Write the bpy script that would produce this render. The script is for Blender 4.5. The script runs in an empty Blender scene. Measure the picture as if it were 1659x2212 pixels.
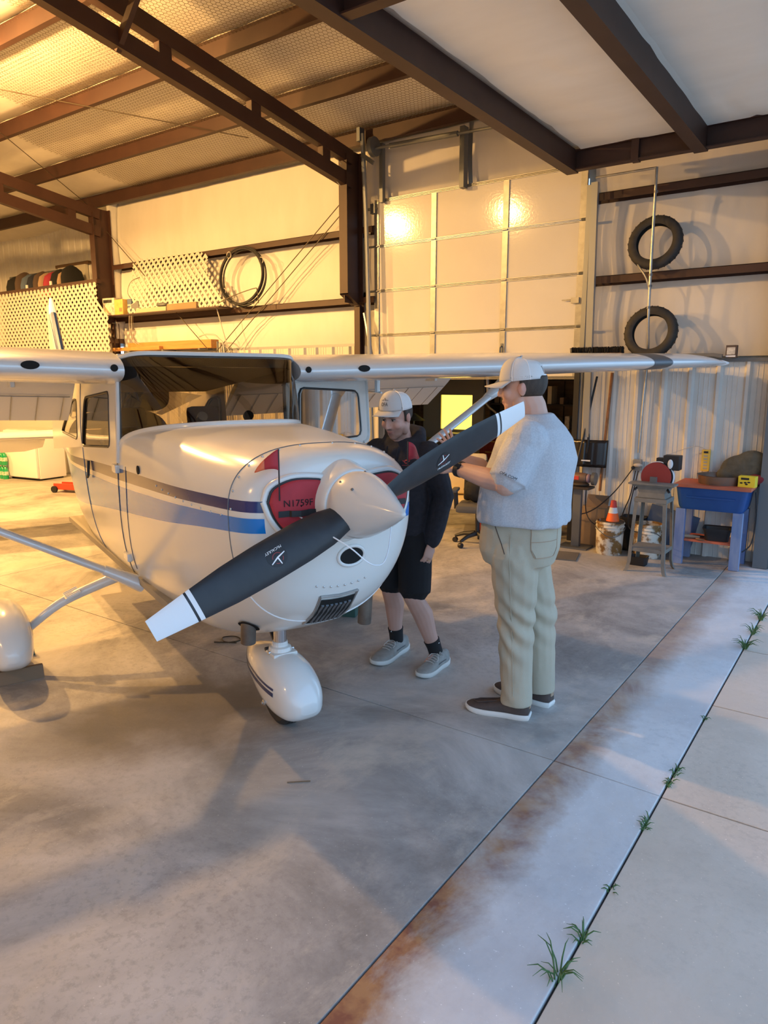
import bpy, bmesh, math, random
import numpy as np
from mathutils import Vector, Matrix, Euler, noise
random.seed(7)
S = bpy.context.scene
COL = S.collection
R_ = math.radians

# ------------------------------------------------------------------ camera
F_PX = 1535.0
cam_d = bpy.data.cameras.new('camera')
cam_d.sensor_fit = 'VERTICAL'; cam_d.sensor_height = 24.0
cam_d.lens = 24.0 * F_PX / 2212.0
cam_d.clip_start = 0.05; cam_d.clip_end = 200
cam = bpy.data.objects.new('camera', cam_d); COL.objects.link(cam)
CAM_H = 1.816
cam.location = (0, 0, CAM_H)
cam.rotation_euler = (R_(90 - 10.48), 0, R_(35.18))   # looks along (-0.576, 0.817), tipped down
S.camera = cam

# ------------------------------------------------------------------ view
S.view_settings.view_transform = 'Standard'
S.view_settings.look = 'None'
S.view_settings.gamma = 1.0
S.view_settings.use_curve_mapping = False
S.view_settings.exposure = 0.0

# ------------------------------------------------------------------ world : pale dusk sky
W = bpy.data.worlds.new('dusk_sky'); S.world = W; W.use_nodes = True
nt = W.node_tree; nt.nodes.clear()
out = nt.nodes.new('ShaderNodeOutputWorld'); bg = nt.nodes.new('ShaderNodeBackground')
tc = nt.nodes.new('ShaderNodeTexCoord'); sx = nt.nodes.new('ShaderNodeSeparateXYZ')
cr = nt.nodes.new('ShaderNodeValToRGB')
cr.color_ramp.elements[0].position = 0.0; cr.color_ramp.elements[0].color = (0.55, 0.77, 1.0, 1)
cr.color_ramp.elements[1].position = 0.7; cr.color_ramp.elements[1].color = (0.27, 0.53, 1.0, 1)
nt.links.new(tc.outputs['Generated'], sx.inputs[0]); nt.links.new(sx.outputs['Z'], cr.inputs[0])
nt.links.new(cr.outputs[0], bg.inputs[0]); nt.links.new(bg.outputs[0], out.inputs[0])
SKY = 2.25
bg.inputs[1].default_value = SKY

# interior high-bay lamps: (position, watts) - warm
LAMPS = [((-10.95, 3.33, 4.55), 2000), ((-8.5, 3.4, 4.9), 1150), ((-6.2, 3.0, 4.95), 600), ((-4.02, -2.74, 3.70), 170),
         ((-15.5, 3.3, 4.6), 1200)]
LAMP_COL = (1.0, 0.54, 0.165)

# ------------------------------------------------------------------ geometry collector
class G:
    def __init__(s): s.v = []; s.f = []
    def add(s, vs, fs):
        n = len(s.v); s.v += [tuple(p) for p in vs]; s.f += [tuple(i + n for i in f) for f in fs]; return n
    def box(s, x0, x1, y0, y1, z0, z1):
        s.add([(x0,y0,z0),(x1,y0,z0),(x1,y1,z0),(x0,y1,z0),(x0,y0,z1),(x1,y0,z1),(x1,y1,z1),(x0,y1,z1)],
              [(0,3,2,1),(4,5,6,7),(0,1,5,4),(1,2,6,5),(2,3,7,6),(3,0,4,7)]); return s
    def obox(s, c, size, rot=None):
        m = Matrix.Translation(Vector(c)) @ (rot.to_4x4() if rot is not None else Matrix())
        hx,hy,hz = [k/2 for k in size]
        n = len(s.v); s.box(-hx,hx,-hy,hy,-hz,hz); s.xf(m, n); return s
    def xf(s, m, n=0):
        for i in range(n, len(s.v)): s.v[i] = tuple(m @ Vector(s.v[i]))
        return s
    def loft(s, rings, closed=True, cap0=False, cap1=False):
        k = len(rings[0]); n = len(s.v)
        for r in rings: s.v += [tuple(p) for p in r]
        for i in range(len(rings)-1):
            for j in range(k if closed else k-1):
                a = n+i*k+j; b = n+i*k+(j+1)%k
                s.f.append((a, b, b+k, a+k))
        if cap0: s.f.append(tuple(n+j for j in reversed(range(k))))
        if cap1: s.f.append(tuple(n+(len(rings)-1)*k+j for j in range(k)))
        return s
    def tube(s, pts, r, n=10, caps=True, sq=None, up=None):
        pts = [Vector(p) for p in pts]; m = len(pts)
        rs = list(r) if hasattr(r, '__len__') else [r]*m
        rings = []; prev = None
        for i, p in enumerate(pts):
            t = (pts[min(i+1,m-1)] - pts[max(i-1,0)]).normalized()
            if prev is None:
                u = Vector(up) if up is not None else (Vector((0,0,1)) if abs(t.z) < .9 else Vector((1,0,0)))
            else: u = prev
            a = (u - t*u.dot(t)).normalized(); b = t.cross(a); prev = a
            ra = rs[i]; ra, rb = (ra if hasattr(ra,'__len__') else (ra, ra if sq is None else ra*sq))
            rings.append([p + a*(ra*math.cos(2*math.pi*j/n)) + b*(rb*math.sin(2*math.pi*j/n)) for j in range(n)])
        return s.loft(rings, True, caps, caps)
    def lathe(s, prof, n=24, m=None, cap0=True, cap1=True):
        rings = [[(r*math.cos(2*math.pi*j/n), r*math.sin(2*math.pi*j/n), z) for j in range(n)] for r, z in prof]
        k = len(s.v); s.loft(rings, True, cap0, cap1)
        if m is not None: s.xf(m, k)
        return s
    def ell(s, c, r, nu=18, nv=10, m=None):
        k = len(s.v); rx,ry,rz = r if hasattr(r,'__len__') else (r,r,r)
        rings = []
        for i in range(1, nv):
            a = math.pi*i/nv - math.pi/2
            rings.append([(rx*math.cos(a)*math.cos(2*math.pi*j/nu), ry*math.cos(a)*math.sin(2*math.pi*j/nu), rz*math.sin(a)) for j in range(nu)])
        s.loft(rings); t = len(s.v); s.v += [(0,0,-rz),(0,0,rz)]
        L = k+(nv-2)*nu
        for j in range(nu):
            s.f.append((k+(j+1)%nu, k+j, t)); s.f.append((L+j, L+(j+1)%nu, t+1))
        s.xf(Matrix.Translation(Vector(c)) @ (m.to_4x4() if m is not None else Matrix()), k)
        return s
    def grid(s, rows): return s.loft(rows, False)
    def prism(s, poly, h0, h1, m=None):
        k = len(s.v); n = len(poly)
        s.loft([[(x,y,h0) for x,y in poly],[(x,y,h1) for x,y in poly]], True, True, True)
        if m is not None: s.xf(m, k)
        return s
    def torus(s, R, r, m=None, n=40, k=12, rz=None):
        rz = rz or r; c = len(s.v); rings = []
        for i in range(n+1):
            a = 2*math.pi*i/n
            rings.append([((R+r*math.cos(2*math.pi*j/k))*math.cos(a),(R+r*math.cos(2*math.pi*j/k))*math.sin(a), rz*math.sin(2*math.pi*j/k)) for j in range(k)])
        s.loft(rings)
        if m is not None: s.xf(m, c)
        return s
    def mesh(s, name):
        me = bpy.data.meshes.new(name); me.from_pydata(s.v, [], s.f); me.validate()
        bm = bmesh.new(); bm.from_mesh(me); bmesh.ops.recalc_face_normals(bm, faces=bm.faces); bm.to_mesh(me); bm.free()
        return me
    def build(s, name, m, parent=None, ang=35, flat=False, bevel=0):
        me = s.mesh(name)
        if bevel:
            bm = bmesh.new(); bm.from_mesh(me)
            es = [e for e in bm.edges if len(e.link_faces)==2 and e.calc_face_angle(0) > 0.6]
            bmesh.ops.bevel(bm, geom=es, offset=bevel, segments=2, profile=0.6, affect='EDGES', clamp_overlap=True)
            bm.to_mesh(me); bm.free()
        return link(name, me, m, parent, min(ang,15) if 0 < bevel < .012 else ang, flat)

def link(name, me, m, parent=None, ang=35, flat=False):
    if m is not None: me.materials.append(MAT(m) if isinstance(m, str) else m)
    if not flat:
        me.polygons.foreach_set('use_smooth', [True]*len(me.polygons))
        me.set_sharp_from_angle(angle=R_(ang))
    o = bpy.data.objects.new(name, me); COL.objects.link(o)
    if parent is not None: o.parent = parent
    return o
def solid(o, t, off=-1):
    md = o.modifiers.new('thick', 'SOLIDIFY'); md.thickness = t; md.offset = off; return o
def empty(name, loc=(0,0,0), rotz=0):
    o = bpy.data.objects.new(name, None); COL.objects.link(o); o.empty_display_size = .1
    o.location = loc; o.rotation_euler = (0,0,rotz); return o
def tag(o, label, cat, group=None):
    o['label'] = label; o['category'] = cat
    if group: o['group'] = group
    return o
def thing(name, label, cat, loc=(0,0,0), rotz=0, group=None): return tag(empty(name, loc, rotz), label, cat, group)
def struct(o, label=None):
    o['kind'] = 'structure'
    if label: o['label'] = label
    return o
def dup(root, loc=None, rotz=None, label=None, group=None, parent=None):
    def cp(o, par):
        c = o.copy(); COL.objects.link(c); c.parent = par
        for ch in list(o.children): cp(ch, c)
        return c
    r = cp(root, parent)
    if loc is not None: r.location = loc
    if rotz is not None: r.rotation_euler = (0,0,rotz)
    if label: r['label'] = label
    if group: r['group'] = group
    return r
def rx(a): return Matrix.Rotation(a,4,'X')
def ry(a): return Matrix.Rotation(a,4,'Y')
def rz(a): return Matrix.Rotation(a,4,'Z')
def T(x,y,z): return Matrix.Translation((x,y,z))
def lerp(a,b,t): return a+(b-a)*t
def interp(tab, x):                       # tab: sorted [(x, v...)], linear
    if x <= tab[0][0]: return tab[0][1:]
    for a, b in zip(tab, tab[1:]):
        if x <= b[0]:
            t = (x-a[0])/(b[0]-a[0]); t2 = t
            return tuple(lerp(p,q,t2) for p,q in zip(a[1:], b[1:]))
    return tab[-1][1:]
def smooth_tab(tab, n):                   # resample a table with catmull-rom
    X = [t[0] for t in tab]; outp = []
    for i in range(len(tab)-1):
        p0 = tab[max(i-1,0)]; p1 = tab[i]; p2 = tab[i+1]; p3 = tab[min(i+2,len(tab)-1)]
        for k in range(n):
            t = k/n
            outp.append(tuple(0.5*((2*b)+(-a+c)*t+(2*a-5*b+4*c-d)*t*t+(-a+3*b-3*c+d)*t**3) for a,b,c,d in zip(p0,p1,p2,p3)))
    outp.append(tab[-1]); return outp
def crom(pts, n=6): return [Vector(p) for p in smooth_tab([tuple(p) for p in pts], n)]

# ------------------------------------------------------------------ materials
_M = {}
SPEC = {}
def defmat(name, col, rough=.5, metal=0., col2=None, scale=6., detail=4., bump=0., bscale=None, coat=0., stretch=None, mixlo=.35, mixhi=.65, spec=.5, emit=None, sheen=0., trans=0., vcol=False):
    SPEC[name] = locals()
def MAT(name):
    if name in _M: return _M[name]
    p = SPEC[name]; m = bpy.data.materials.new(name); m.use_nodes = True; _M[name] = m
    n = m.node_tree; b = n.nodes['Principled BSDF']; L = n.links.new
    b.inputs['Base Color'].default_value = (*p['col'],1); b.inputs['Roughness'].default_value = p['rough']; b.inputs['Metallic'].default_value = p['metal']
    b.inputs['Coat Weight'].default_value = p['coat']; b.inputs['Coat Roughness'].default_value = .08
    b.inputs['Specular IOR Level'].default_value = p['spec']; b.inputs['Sheen Weight'].default_value = p['sheen']
    if p['emit']:
        b.inputs['Emission Color'].default_value = (*p['emit'][0],1); b.inputs['Emission Strength'].default_value = p['emit'][1]
    if p['vcol']:
        at = n.nodes.new('ShaderNodeVertexColor'); at.layer_name = 'tint'; L(at.outputs[0], b.inputs['Base Color'])
    if p['col2'] or p['bump']:
        tc = n.nodes.new('ShaderNodeTexCoord'); mp = n.nodes.new('ShaderNodeMapping'); L(tc.outputs['Object'], mp.inputs[0])
        if p['stretch']: mp.inputs['Scale'].default_value = p['stretch']
        if p['col2']:
            nz = n.nodes.new('ShaderNodeTexNoise'); nz.inputs['Scale'].default_value = p['scale']; nz.inputs['Detail'].default_value = p['detail']; nz.inputs['Roughness'].default_value=.6
            L(mp.outputs[0], nz.inputs[0]); cr = n.nodes.new('ShaderNodeValToRGB')
            cr.color_ramp.elements[0].position = p['mixlo']; cr.color_ramp.elements[1].position = p['mixhi']
            cr.color_ramp.elements[0].color = (*p['col'],1); cr.color_ramp.elements[1].color = (*p['col2'],1)
            L(nz.outputs[0], cr.inputs[0]); L(cr.outputs[0], b.inputs['Base Color'])
        if p['bump']:
            nb = n.nodes.new('ShaderNodeTexNoise'); nb.inputs['Scale'].default_value = p['bscale'] or p['scale']*3; nb.inputs['Detail'].default_value = 3
            L(mp.outputs[0], nb.inputs[0]); bp = n.nodes.new('ShaderNodeBump'); bp.inputs['Strength'].default_value = p['bump']; bp.inputs['Distance'].default_value = .02
            L(nb.outputs[0], bp.inputs['Height']); L(bp.outputs[0], b.inputs['Normal'])
    return m
D = defmat
D('steel_red', (.050,.020,.013), .55, .0, (.038,.014,.009), 3)
D('steel_grey', (.30,.32,.34), .45, .6)
D('galv', (.42,.42,.41), .42, .75, (.34,.34,.33), 14)
D('galv_dark', (.16,.17,.18), .5, .6)
D('insul', (.64,.615,.575), .62, 0, (.60,.575,.53), 2.5, bump=.25, bscale=9, stretch=(1,1,.35))
D('ceil_insul', (.70,.67,.61), .65, 0, (.65,.62,.56), 3, bump=.2, bscale=5)
D('leaf_fabric', (.88,.85,.77), .6, 0, (.82,.79,.71), 1.5, bump=.15, bscale=2.5, stretch=(.5,1.6,1))
D('wire', (.16,.11,.06), .6, .2)
D('wire_dark', (.08,.06,.04), .5, .4)
D('liner', (.66,.65,.61), .45, 0, (.60,.58,.54), 3)
D('liner_warm', (.56,.54,.48), .5, 0)
D('gd_panel', (.68,.66,.61), .11, 0, (.66,.64,.59), 2, bump=.03, bscale=40)
D('wood', (.50,.25,.07), .6, 0, (.42,.19,.05), 3, stretch=(1,12,12))
D('wood_brown', (.16,.09,.045), .6, 0, (.11,.06,.03), 3, stretch=(1,8,8))
D('lattice', (.50,.455,.40), .55)
D('black', (.012,.012,.014), .5)
D('black_gloss', (.012,.012,.014), .2)
D('rubber', (.022,.021,.021), .75, 0, (.032,.03,.029), 20)
D('white_paint', (.70,.695,.665), .22, 0, coat=.5)
D('wing_white', (.68,.70,.71), .26, .15, coat=.4)
D('metal', (.55,.55,.54), .3, .9)
D('chrome', (.75,.75,.76), .12, 1.0)
D('prop_black', (.018,.020,.024), .42, 0, (.024,.026,.030), 14, spec=.45)
D('white_flat', (.82,.83,.84), .5)
D('spinner', (.60,.595,.57), .28, 0, coat=.4)
D('red_fabric', (.42,.018,.030), .62, 0, (.36,.013,.024), 10, sheen=.2)
D('orange_fabric', (.75,.16,.06), .6)
D('exhaust', (.19,.16,.13), .5, .6, (.13,.10,.08), 8)
D('dark_hole', (.004,.004,.004), .9)
D('interior', (.30,.27,.22), .8)
D('seat', (.10,.035,.028), .8, 0, (.07,.024,.02), 8)
D('seat_cream', (.55,.42,.26), .8)
D('navy', (.012,.035,.13), .3, coat=.4)
D('blue_stripe', (.012,.16,.48), .3, coat=.4)
D('skin', (.52,.30,.22), .55, 0, vcol=True)
D('hair', (.030,.021,.016), .7, 0, (.05,.036,.027), 60, stretch=(1,1,.3))
D('cap_front', (.47,.47,.47), .8, 0, bump=.1, bscale=300)
D('cap_mesh', (.66,.67,.68), .8, 0, bump=.3, bscale=400)
D('tee', (.50,.52,.55), .9, 0, (.42,.44,.48), 130, detail=2, bump=.1, bscale=250)
D('khaki', (.44,.39,.29), .85, 0, (.40,.35,.26), 5, bump=.1, bscale=200)
D('hoodie', (.013,.013,.019), .9, 0, (.02,.02,.028), 40, bump=.1, bscale=200)
D('shorts', (.006,.006,.008), .9)
D('sock', (.010,.010,.011), .9)
D('shoe_grey', (.30,.30,.28), .8, 0, (.24,.24,.22), 25)
D('shoe_sole', (.62,.62,.58), .6)
D('shoe_brown', (.085,.060,.050), .8, 0, (.065,.047,.04), 30)
D('shoe_white', (.72,.70,.65), .6)
D('lace', (.52,.52,.49), .8)
D('gold', (.7,.5,.2), .3, 1)
D('text_black', (.01,.01,.012), .6)
D('text_white', (.85,.85,.85), .5)
D('text_red', (.42,.05,.05), .6)
D('blue_tub', (.008,.055,.21), .4, 0, (.012,.07,.25), 4)
D('blue_wood', (.11,.17,.36), .7, 0, (.22,.28,.42), 10, stretch=(1,1,.2))
D('orange_wood', (.52,.13,.06), .6, 0, (.45,.10,.045), 5)
D('sander_grey', (.20,.19,.165), .6, 0, (.16,.15,.13), 9)
D('abrasive', (.27,.035,.03), .8)
D('rust', (.30,.13,.05), .8, 0, (.20,.09,.035), 15)
D('bucket', (.66,.63,.55), .5, 0, (.22,.12,.035), 9, detail=6, mixlo=.46, mixhi=.56)
D('cone_orange', (.85,.14,.02), .5)
D('cone_tip', (.55,.05,.04), .5)
D('reflect', (.7,.72,.75), .3)
D('cardboard', (.30,.20,.11), .8, 0, (.26,.17,.09), 4)
D('cardboard_dark', (.20,.13,.075), .8)
D('carton_yellow', (.62,.42,.12), .7, 0, (.52,.33,.09), 12)
D('carton_white', (.62,.58,.50), .6, 0, (.3,.26,.22), 18)
D('tan_metal', (.42,.36,.25), .5)
D('canvas', (.12,.115,.09), .95, 0, (.085,.08,.062), 14, bump=.5, bscale=14)
D('maroon_cloth', (.18,.015,.02), .9)
D('yellow_box', (.70,.55,.03), .5)
D('yellow_strip', (.72,.46,.06), .5)
D('tarnish', (.17,.13,.10), .5, .5, (.24,.13,.08), 10)
D('cream_vinyl', (.78,.66,.42), .55, 0, (.72,.60,.38), 3)
D('chair_grey', (.10,.095,.085), .85)
D('chair_plastic', (.014,.014,.017), .45)
D('fridge', (.78,.76,.71), .35)
D('green_bottle', (.01,.30,.10), .15, coat=.5)
D('bottle_label', (.75,.72,.62), .5, 0, (.05,.35,.12), 30)
D('jack_red', (.50,.055,.025), .4)
D('concrete_edge', (.45,.45,.44), .9)
D('cloth_navy', (.02,.025,.045), .9)
D('cloth_black', (.012,.012,.013), .9)
D('cloth_brown', (.09,.06,.045), .9)
D('cloth_tan', (.38,.26,.17), .9)
D('cloth_pink', (.35,.03,.06), .8)
D('cloth_blue', (.10,.14,.22), .9)
D('door_white', (.58,.55,.48), .5)
D('pane_dark', (.05,.04,.03), .15)
D('lit_window', (.9,.8,.2), .5, emit=((1.0,.72,.10), 2.2))
D('bulb', (1,1,1), .5, emit=((1.0,.66,.30), 30.0))
D('bristle', (.010,.008,.007), .95)
D('tool_red', (.16,.012,.012), .4)
D('shelf_dark', (.035,.025,.018), .7)
D('mat_dark', (.13,.12,.105), .9)
D('grass', (.045,.12,.03), .7, 0, (.08,.16,.05), 30)
D('soil', (.05,.045,.04), .95)
D('sock_white', (.8,.8,.8), .7)
D('eye_white', (.42,.38,.35), .4)
D('mauve', (.25,.17,.22), .5)
D('shade_green', (.03,.10,.09), .6)

def fin_bsdf(m):
    n = m.node_tree; return n, n.nodes['Principled BSDF'], n.links.new
def concrete(name, light, dark, warm, bluish=False, rust=False, stains=()):
    m = bpy.data.materials.new(name); m.use_nodes = True; n, b, L = fin_bsdf(m); _M[name] = m
    N = n.nodes.new
    tc = N('ShaderNodeTexCoord')
    def nz(scale, detail=6, rough=.62, dist=0., st=None):
        t = N('ShaderNodeTexNoise'); t.inputs['Scale'].default_value = scale; t.inputs['Detail'].default_value = detail; t.inputs['Roughness'].default_value = rough; t.inputs['Distortion'].default_value = dist
        src = tc.outputs['Object']
        if st:
            mp = N('ShaderNodeMapping'); mp.inputs['Scale'].default_value = st; L(src, mp.inputs[0]); src = mp.outputs[0]
        L(src, t.inputs[0]); return t.outputs[0]
    def ramp(src, p0, p1, c0=(0,0,0,1), c1=(1,1,1,1)):
        r = N('ShaderNodeValToRGB'); r.color_ramp.elements[0].position = p0; r.color_ramp.elements[1].position = p1
        r.color_ramp.elements[0].color = c0; r.color_ramp.elements[1].color = c1; L(src, r.inputs[0]); return r.outputs[0]
    def mix(f, a, c, mode='MIX'):
        x = N('ShaderNodeMix'); x.data_type = 'RGBA'; x.blend_type = mode
        if isinstance(f, float): x.inputs[0].default_value = f
        else: L(f, x.inputs[0])
        for k, val in ((6,a),(7,c)):
            if isinstance(val, tuple): x.inputs[k].default_value = (*val,1)
            else: L(val, x.inputs[k])
        return x.outputs[2]
    c = mix(ramp(nz(.9, 7, .68, .6), .38, .62), dark, light)
    c = mix(ramp(nz(2.3, 8, .7, .3, (1,.55,1)), .52, .68), c, warm)
    sp = ramp(nz(26, 6, .75), .50, .62)                          # mottled scaling of the surface
    zone = ramp(nz(.55, 3, .5, .2), .42, .60)
    f = N('ShaderNodeMath'); f.operation = 'MULTIPLY'; L(sp, f.inputs[0]); L(zone, f.inputs[1])
    f2 = N('ShaderNodeMath'); f2.operation = 'MULTIPLY'; f2.inputs[1].default_value = .28; L(f.outputs[0], f2.inputs[0])
    c = mix(f2.outputs[0], c, tuple(k*.55 for k in dark))
    c = mix(ramp(nz(90, 2, .5), .70, .76), c, tuple(min(1,k*1.25) for k in light))
    # oil stains
    vor = N('ShaderNodeTexVoronoi'); vor.inputs['Scale'].default_value = 1.1; vor.inputs['Randomness'].default_value = 1.0
    wv = N('ShaderNodeVectorMath'); wv.operation = 'ADD'; t2 = N('ShaderNodeTexNoise'); t2.inputs['Scale'].default_value = 5; L(tc.outputs['Object'], t2.inputs[0])
    ws = N('ShaderNodeVectorMath'); ws.operation = 'SCALE'; ws.inputs['Scale'].default_value = .25; L(t2.outputs['Color'], ws.inputs[0])
    L(tc.outputs['Object'], wv.inputs[0]); L(ws.outputs[0], wv.inputs[1]); L(wv.outputs[0], vor.inputs['Vector'])
    if not bluish:
        st = ramp(vor.outputs['Distance'], .05, .14, (1,1,1,1), (0,0,0,1))
        k = N('ShaderNodeMath'); k.operation = 'MULTIPLY'; k.inputs[1].default_value = .45; L(st, k.inputs[0])
        c = mix(k.outputs[0], c, tuple(q*.45 for q in dark))
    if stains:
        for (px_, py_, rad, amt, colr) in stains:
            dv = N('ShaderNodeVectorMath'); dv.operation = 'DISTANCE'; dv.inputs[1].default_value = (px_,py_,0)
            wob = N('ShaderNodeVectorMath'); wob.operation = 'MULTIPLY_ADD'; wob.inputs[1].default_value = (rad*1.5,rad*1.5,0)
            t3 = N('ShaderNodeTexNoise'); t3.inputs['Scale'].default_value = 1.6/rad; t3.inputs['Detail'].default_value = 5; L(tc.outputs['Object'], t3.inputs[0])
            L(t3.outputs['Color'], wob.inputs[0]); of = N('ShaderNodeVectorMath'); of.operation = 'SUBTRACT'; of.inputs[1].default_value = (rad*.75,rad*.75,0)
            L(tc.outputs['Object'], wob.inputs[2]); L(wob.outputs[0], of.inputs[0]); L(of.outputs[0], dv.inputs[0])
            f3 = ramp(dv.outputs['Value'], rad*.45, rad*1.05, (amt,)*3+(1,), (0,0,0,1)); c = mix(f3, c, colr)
    if rust:
        sx = N('ShaderNodeSeparateXYZ'); L(tc.outputs['Object'], sx.inputs[0])
        x = N('ShaderNodeMath'); x.operation = 'ADD'; x.inputs[1].default_value = 1.153; L(sx.outputs[0], x.inputs[0])
        nzx = N('ShaderNodeMath'); nzx.operation = 'MULTIPLY_ADD'; nzx.inputs[1].default_value = .22; L(nz(4,5,.7), nzx.inputs[0]); L(x.outputs[0], nzx.inputs[2])
        band = ramp(nzx.outputs[0], .17, .33, (1,1,1,1), (0,0,0,1))
        patch = ramp(nz(2.1, 6, .7, .5, (1,.6,1)), .37, .54)
        # fades away toward the far end of the slab
        yr = N('ShaderNodeMapRange'); yr.inputs[1].default_value = 2.2; yr.inputs[2].default_value = 5.0; yr.inputs[3].default_value = 1.0; yr.inputs[4].default_value = .45; L(sx.outputs[1], yr.inputs[0])
        q = N('ShaderNodeMath'); q.operation = 'MULTIPLY'; L(band, q.inputs[0]); L(patch, q.inputs[1])
        q2 = N('ShaderNodeMath'); q2.operation = 'MULTIPLY'; L(q.outputs[0], q2.inputs[0]); L(yr.outputs[0], q2.inputs[1])
        weak = N('ShaderNodeMath'); weak.operation = 'MULTIPLY'; weak.inputs[1].default_value = .55; L(band, weak.inputs[0])
        c = mix(weak.outputs[0], c, (.30,.24,.17))
        c = mix(q2.outputs[0], c, mix(ramp(nz(7,5), .40, .60), (.20,.075,.045), (.36,.19,.085)))
    L(c, b.inputs['Base Color'])
    rr = N('ShaderNodeMapRange'); rr.inputs[3].default_value = .45; rr.inputs[4].default_value = .85; L(nz(3.1,5), rr.inputs[0]); L(rr.outputs[0], b.inputs['Roughness'])
    bp = N('ShaderNodeBump'); bp.inputs['Strength'].default_value = .25; bp.inputs['Distance'].default_value = .004; L(nz(60,5,.7), bp.inputs['Height']); L(bp.outputs[0], b.inputs['Normal'])
    return m
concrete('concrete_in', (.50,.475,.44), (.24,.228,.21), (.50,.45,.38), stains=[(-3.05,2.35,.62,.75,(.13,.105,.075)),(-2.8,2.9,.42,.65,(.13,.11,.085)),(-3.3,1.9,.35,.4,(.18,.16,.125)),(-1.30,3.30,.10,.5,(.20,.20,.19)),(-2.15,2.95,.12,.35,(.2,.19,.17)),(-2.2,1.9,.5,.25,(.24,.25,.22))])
concrete('concrete_edge2', (.66,.66,.65), (.52,.52,.52), (.60,.58,.55), bluish=True, rust=True)
concrete('apron', (.66,.55,.44), (.56,.46,.36), (.62,.51,.39), bluish=True)

# tinted glazing
def glass(name, tint, rough=.02, gloss=1.45):
    m = bpy.data.materials.new(name); m.use_nodes = True; n = m.node_tree; n.nodes.clear(); _M[name] = m
    o = n.nodes.new('ShaderNodeOutputMaterial'); tr = n.nodes.new('ShaderNodeBsdfTransparent'); gl = n.nodes.new('ShaderNodeBsdfGlossy'); mx = n.nodes.new('ShaderNodeMixShader'); fr = n.nodes.new('ShaderNodeFresnel')
    tr.inputs[0].default_value = (*tint,1); gl.inputs['Roughness'].default_value = rough; fr.inputs[0].default_value = gloss
    n.links.new(fr.outputs[0], mx.inputs[0]); n.links.new(tr.outputs[0], mx.inputs[1]); n.links.new(gl.outputs[0], mx.inputs[2]); n.links.new(mx.outputs[0], o.inputs[0])
glass('windshield', (.40,.36,.31), gloss=1.7)
glass('window_glass', (.62,.58,.52), gloss=1.6)

def text(name, s, size, m, parent, mtx, ext=.0006, warp=None, align='CENTER', shear=0, sub=0):
    cu = bpy.data.curves.new(name, 'FONT'); cu.body = s; cu.size = size; cu.extrude = ext; cu.align_x = align; cu.align_y = 'CENTER'; cu.shear = shear; cu.resolution_u = 3
    ob = bpy.data.objects.new(name, cu); COL.objects.link(ob)
    me = bpy.data.meshes.new_from_object(ob.evaluated_get(bpy.context.evaluated_depsgraph_get()))
    bpy.data.objects.remove(ob); bpy.data.curves.remove(cu)
    if sub:
        bm = bmesh.new(); bm.from_mesh(me); bmesh.ops.triangulate(bm, faces=bm.faces); bmesh.ops.subdivide_edges(bm, edges=[e for e in bm.edges if e.calc_length() > sub], cuts=2, use_grid_fill=True); bm.to_mesh(me); bm.free()
    for v in me.vertices:
        p = Vector(v.co)
        if warp: p = Vector(warp(p))
        v.co = mtx @ p
    me.materials.clear()
    return link(name, me, m, parent, flat=True)

def organic(name, g, m, parent, voxel=.006, it=4, post=None, tint=None):
    """fuse overlapping closed shapes into one continuous skin"""
    me = g.mesh(name); ob = bpy.data.objects.new(name, me); COL.objects.link(ob)
    r = ob.modifiers.new('r', 'REMESH'); r.mode = 'VOXEL'; r.voxel_size = voxel; r.adaptivity = 0
    if it:
        s = ob.modifiers.new('s', 'SMOOTH'); s.factor = .5; s.iterations = it
    dg = bpy.context.evaluated_depsgraph_get(); dg.update()
    nm = bpy.data.meshes.new_from_object(ob.evaluated_get(dg))
    bpy.data.objects.remove(ob); bpy.data.meshes.remove(me)
    n = len(nm.vertices); co = np.empty(n*3); nm.vertices.foreach_get('co', co); co = co.reshape(-1,3)
    no = np.empty(n*3); nm.vertices.foreach_get('normal', no); no = no.reshape(-1,3)
    if post is not None:
        co = post(co, no); nm.vertices.foreach_set('co', co.ravel()); nm.update()
    if tint is not None:
        c = tint(co, no); a = nm.color_attributes.new('tint', 'FLOAT_COLOR', 'POINT')
        a.data.foreach_set('color', np.concatenate([c, np.ones((n,1))], 1).ravel().astype(np.float32))
    nm.materials.clear()
    return link(name, nm, m, parent, ang=80)
def fbm(co, f, seed=0, oct=3):
    """cheap smooth pseudo noise from sums of sines (vectorised)"""
    rs = np.random.RandomState(seed); out_ = np.zeros(len(co)); amp = 1.; tot = 0
    for o in range(oct):
        for k in range(4):
            d = rs.normal(size=3); d /= np.linalg.norm(d)
            out_ += amp*np.sin(co@d*f*(.7+.6*rs.rand())*(1.9**o) + rs.rand()*6.28)/4; tot += amp/4
        amp *= .5
    return out_/tot
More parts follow.
